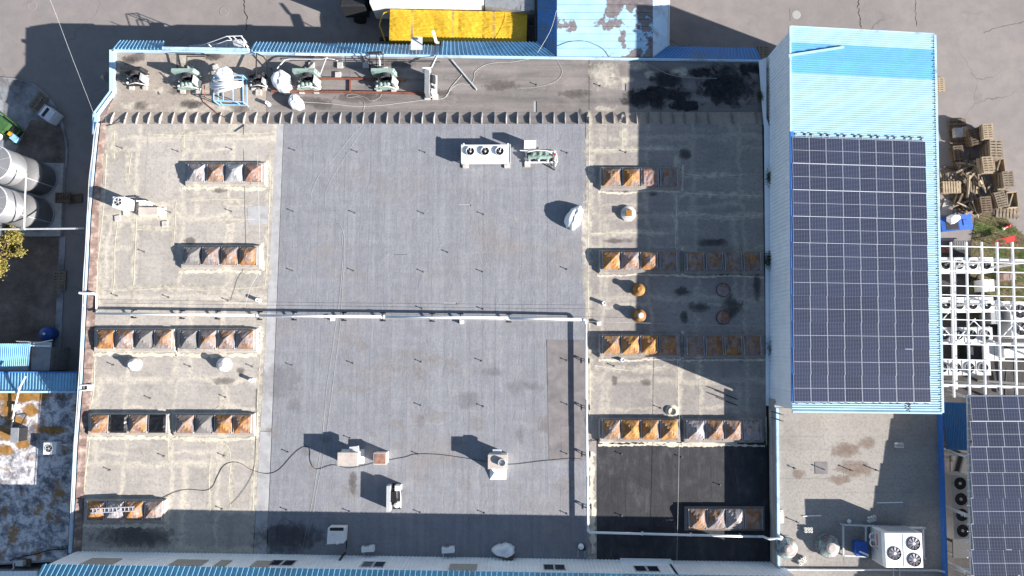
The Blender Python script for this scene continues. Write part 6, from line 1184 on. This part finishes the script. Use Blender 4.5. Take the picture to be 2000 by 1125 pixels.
# ------------------------------------------------------------------ right-hand solar array on its stand
def za(y): return 7.45+.85*(y-773)/352
sa = T('array_stand', 'steel stand carrying the right hand solar array', 'stand', W(1950, 950, 0))
ybs = [773, 823, 873, 923, 973.5, 1024, 1075, 1125, 1176, 1227, 1278]
for r in range(10):
    for c in range(14):  # columns and rows out of view are added to shade the fan bank
        x0 = lambda y: 1896+(y-773)*.012
        cs = []
        for xx, yy in ((c, ybs[r]), (c+1, ybs[r]), (c+1, ybs[r+1]), (c, ybs[r+1])): cs.append(W(x0(yy)+xx*31.3, yy, za(yy)))
        solar(f"solar panel on the right array, {ORD[r]} row down, {ORD[c]} from left", cs, 'solar panels on the right array')
for y in ybs:
    ob('cross_rail', MB().bar(W(1890, y, za(y)-.09), W(2336, y+1, za(y)-.09), .06, .08), MT['wframe'], sa)
    for dy in (14, 36): ob('rail_end', MB().bar(W(1889, y+dy, za(y)-.06), W(1897, y+dy, za(y)-.06), .06, .05), MT['white'], sa)
ob('edge_beam', MB().bar(W(1890, 773, 7.2), W(1901, 1280, 8.4), .12, .16), MT['lgrey'], sa); ob('edge_beam', MB().bar(W(2332, 773, 7.2), W(2340, 1280, 8.4), .12, .16), MT['lgrey'], sa)
for y in (775, 893, 1008, 1120):
    p = W(1893+(y-773)*.012, y, 7.2); ob('post', MB().bar(Vector((p.x+.05, p.y, 0)), p, .14, .14), MT['wframe'], sa); p = W(2331, y, 7.2); ob('post', MB().bar(Vector((p.x, p.y, 0)), p, .14, .14), MT['wframe'], sa)
    a = W(1850, y-14, 5.0); ob('stay', MB().bar(a, W(1889, y, 7.1), .05, .05), MT['wframe'], sa); ob('end_lamp', MB().box(*W(1886, y-1, 7.1), .22, .16, .1), MT['white'], sa)
o = T('blue_lean_to', 'deep blue ribbed lean-to roof between annex and right solar array', 'shed', W(1865, 835, 0)); corr([W(1839, 785, 4.6), W(1891, 787, 4.3), W(1891, 880, 4.3), W(1848, 878, 4.6)], 14, .06, 'skirtd', o, 5); ob('wall', MB().prism([(p.x, p.y) for p in P2([(1843, 790), (1888, 790), (1888, 872), (1850, 872)], 4.2)], 0, 4.15), MT['wallgrey'], o)
fourfan('vertical bank of four big dark fans between annex and right solar array', 1877, 990, 2.6, 1.5, 4, 1.08, .44, math.pi/2, 1.15, 'lgrey'); pf = T('machine_platform', 'grey platform below the bank of big dark fans', 'platform', W(1880, 990, 0))
ob('deck', MB().prism([(p.x, p.y) for p in P2([(1856, 890), (1925, 890), (1930, 1090), (1862, 1090)], 2.6)], 2.5, 2.6), MT['dark'], pf)  # dark deck colour stands in for shade in the gap
for x, y in ((1860, 895), (1920, 895), (1865, 1085), (1925, 1085)): p = W(x, y, 2.5); ob('post', MB().bar(Vector((p.x, p.y, 0)), p, .14, .14), MT['grey'], pf)
# asphalt cracks and a light patch in the yard
def crack(label, pts, w):
    rg = random.Random(int(pts[0][0])); q = smooth([W(x, y, .006) for x, y in pts], 7); q = [p+Vector((rg.gauss(0, .05), rg.gauss(0, .03), 0)) for p in q]; vs = []
    for k, c in enumerate(q):
        d = (q[min(k+1, len(q)-1)]-q[max(k-1, 0)]).normalized(); n = Vector((-d.y, d.x, 0)); h = w*rg.uniform(.3, 1); vs += [c+n*h, c-n*h]
    ob('crack', MB().add(vs, [(2*k, 2*k+1, 2*k+3, 2*k+2) for k in range(len(q)-1)]), MT['dark'], kind='structure')
crack('', [(476, 0), (477, 18), (481, 30), (482, 45), (480, 58)], .05); crack('', [(1678, -5), (1677, 15), (1680, 35), (1681, 55)], .04); crack('', [(1788, 0), (1788, 25), (1791, 50)], .025); crack('', [(1922, 65), (1945, 55), (1975, 48), (2010, 40)], .02)

# weeds growing in the gutter against the tall wall
for i, (x, y, sc) in enumerate(((1502, 348, 1.0), (1500, 508, .9), (1507, 680, 1.0), (1483, 188, .7))):
    rg = random.Random(50+i); p = W(x, y, ZR+.1); m = MB()
    for k in range(320):
        c = Vector((rg.gauss(0, .13), rg.gauss(0, .30), rg.uniform(0, .35)))*sc; a = rg.uniform(0, 6.3); u = Vector((math.cos(a), math.sin(a), rg.uniform(-.4, .6)))*.06; v = Vector((-math.sin(a), math.cos(a), .2))*.018
        m.add([c-u, c+v, c+u, c-v], [(0, 1, 2, 3)])
    o = T('gutter_weed', ('upper', 'middle', 'lower', 'small topmost')[i]+' dark weed growing in the gutter against the tall wall', 'plant', p); P(o, 'leaves', m, 'weed'); P(o, 'stem', MB().cyl((0, 0, -.05), (.03, 0, .3), .015, .008, 5).cyl((0, .05, -.05), (.25, .1, .3), .012, .006, 5), 'bark')
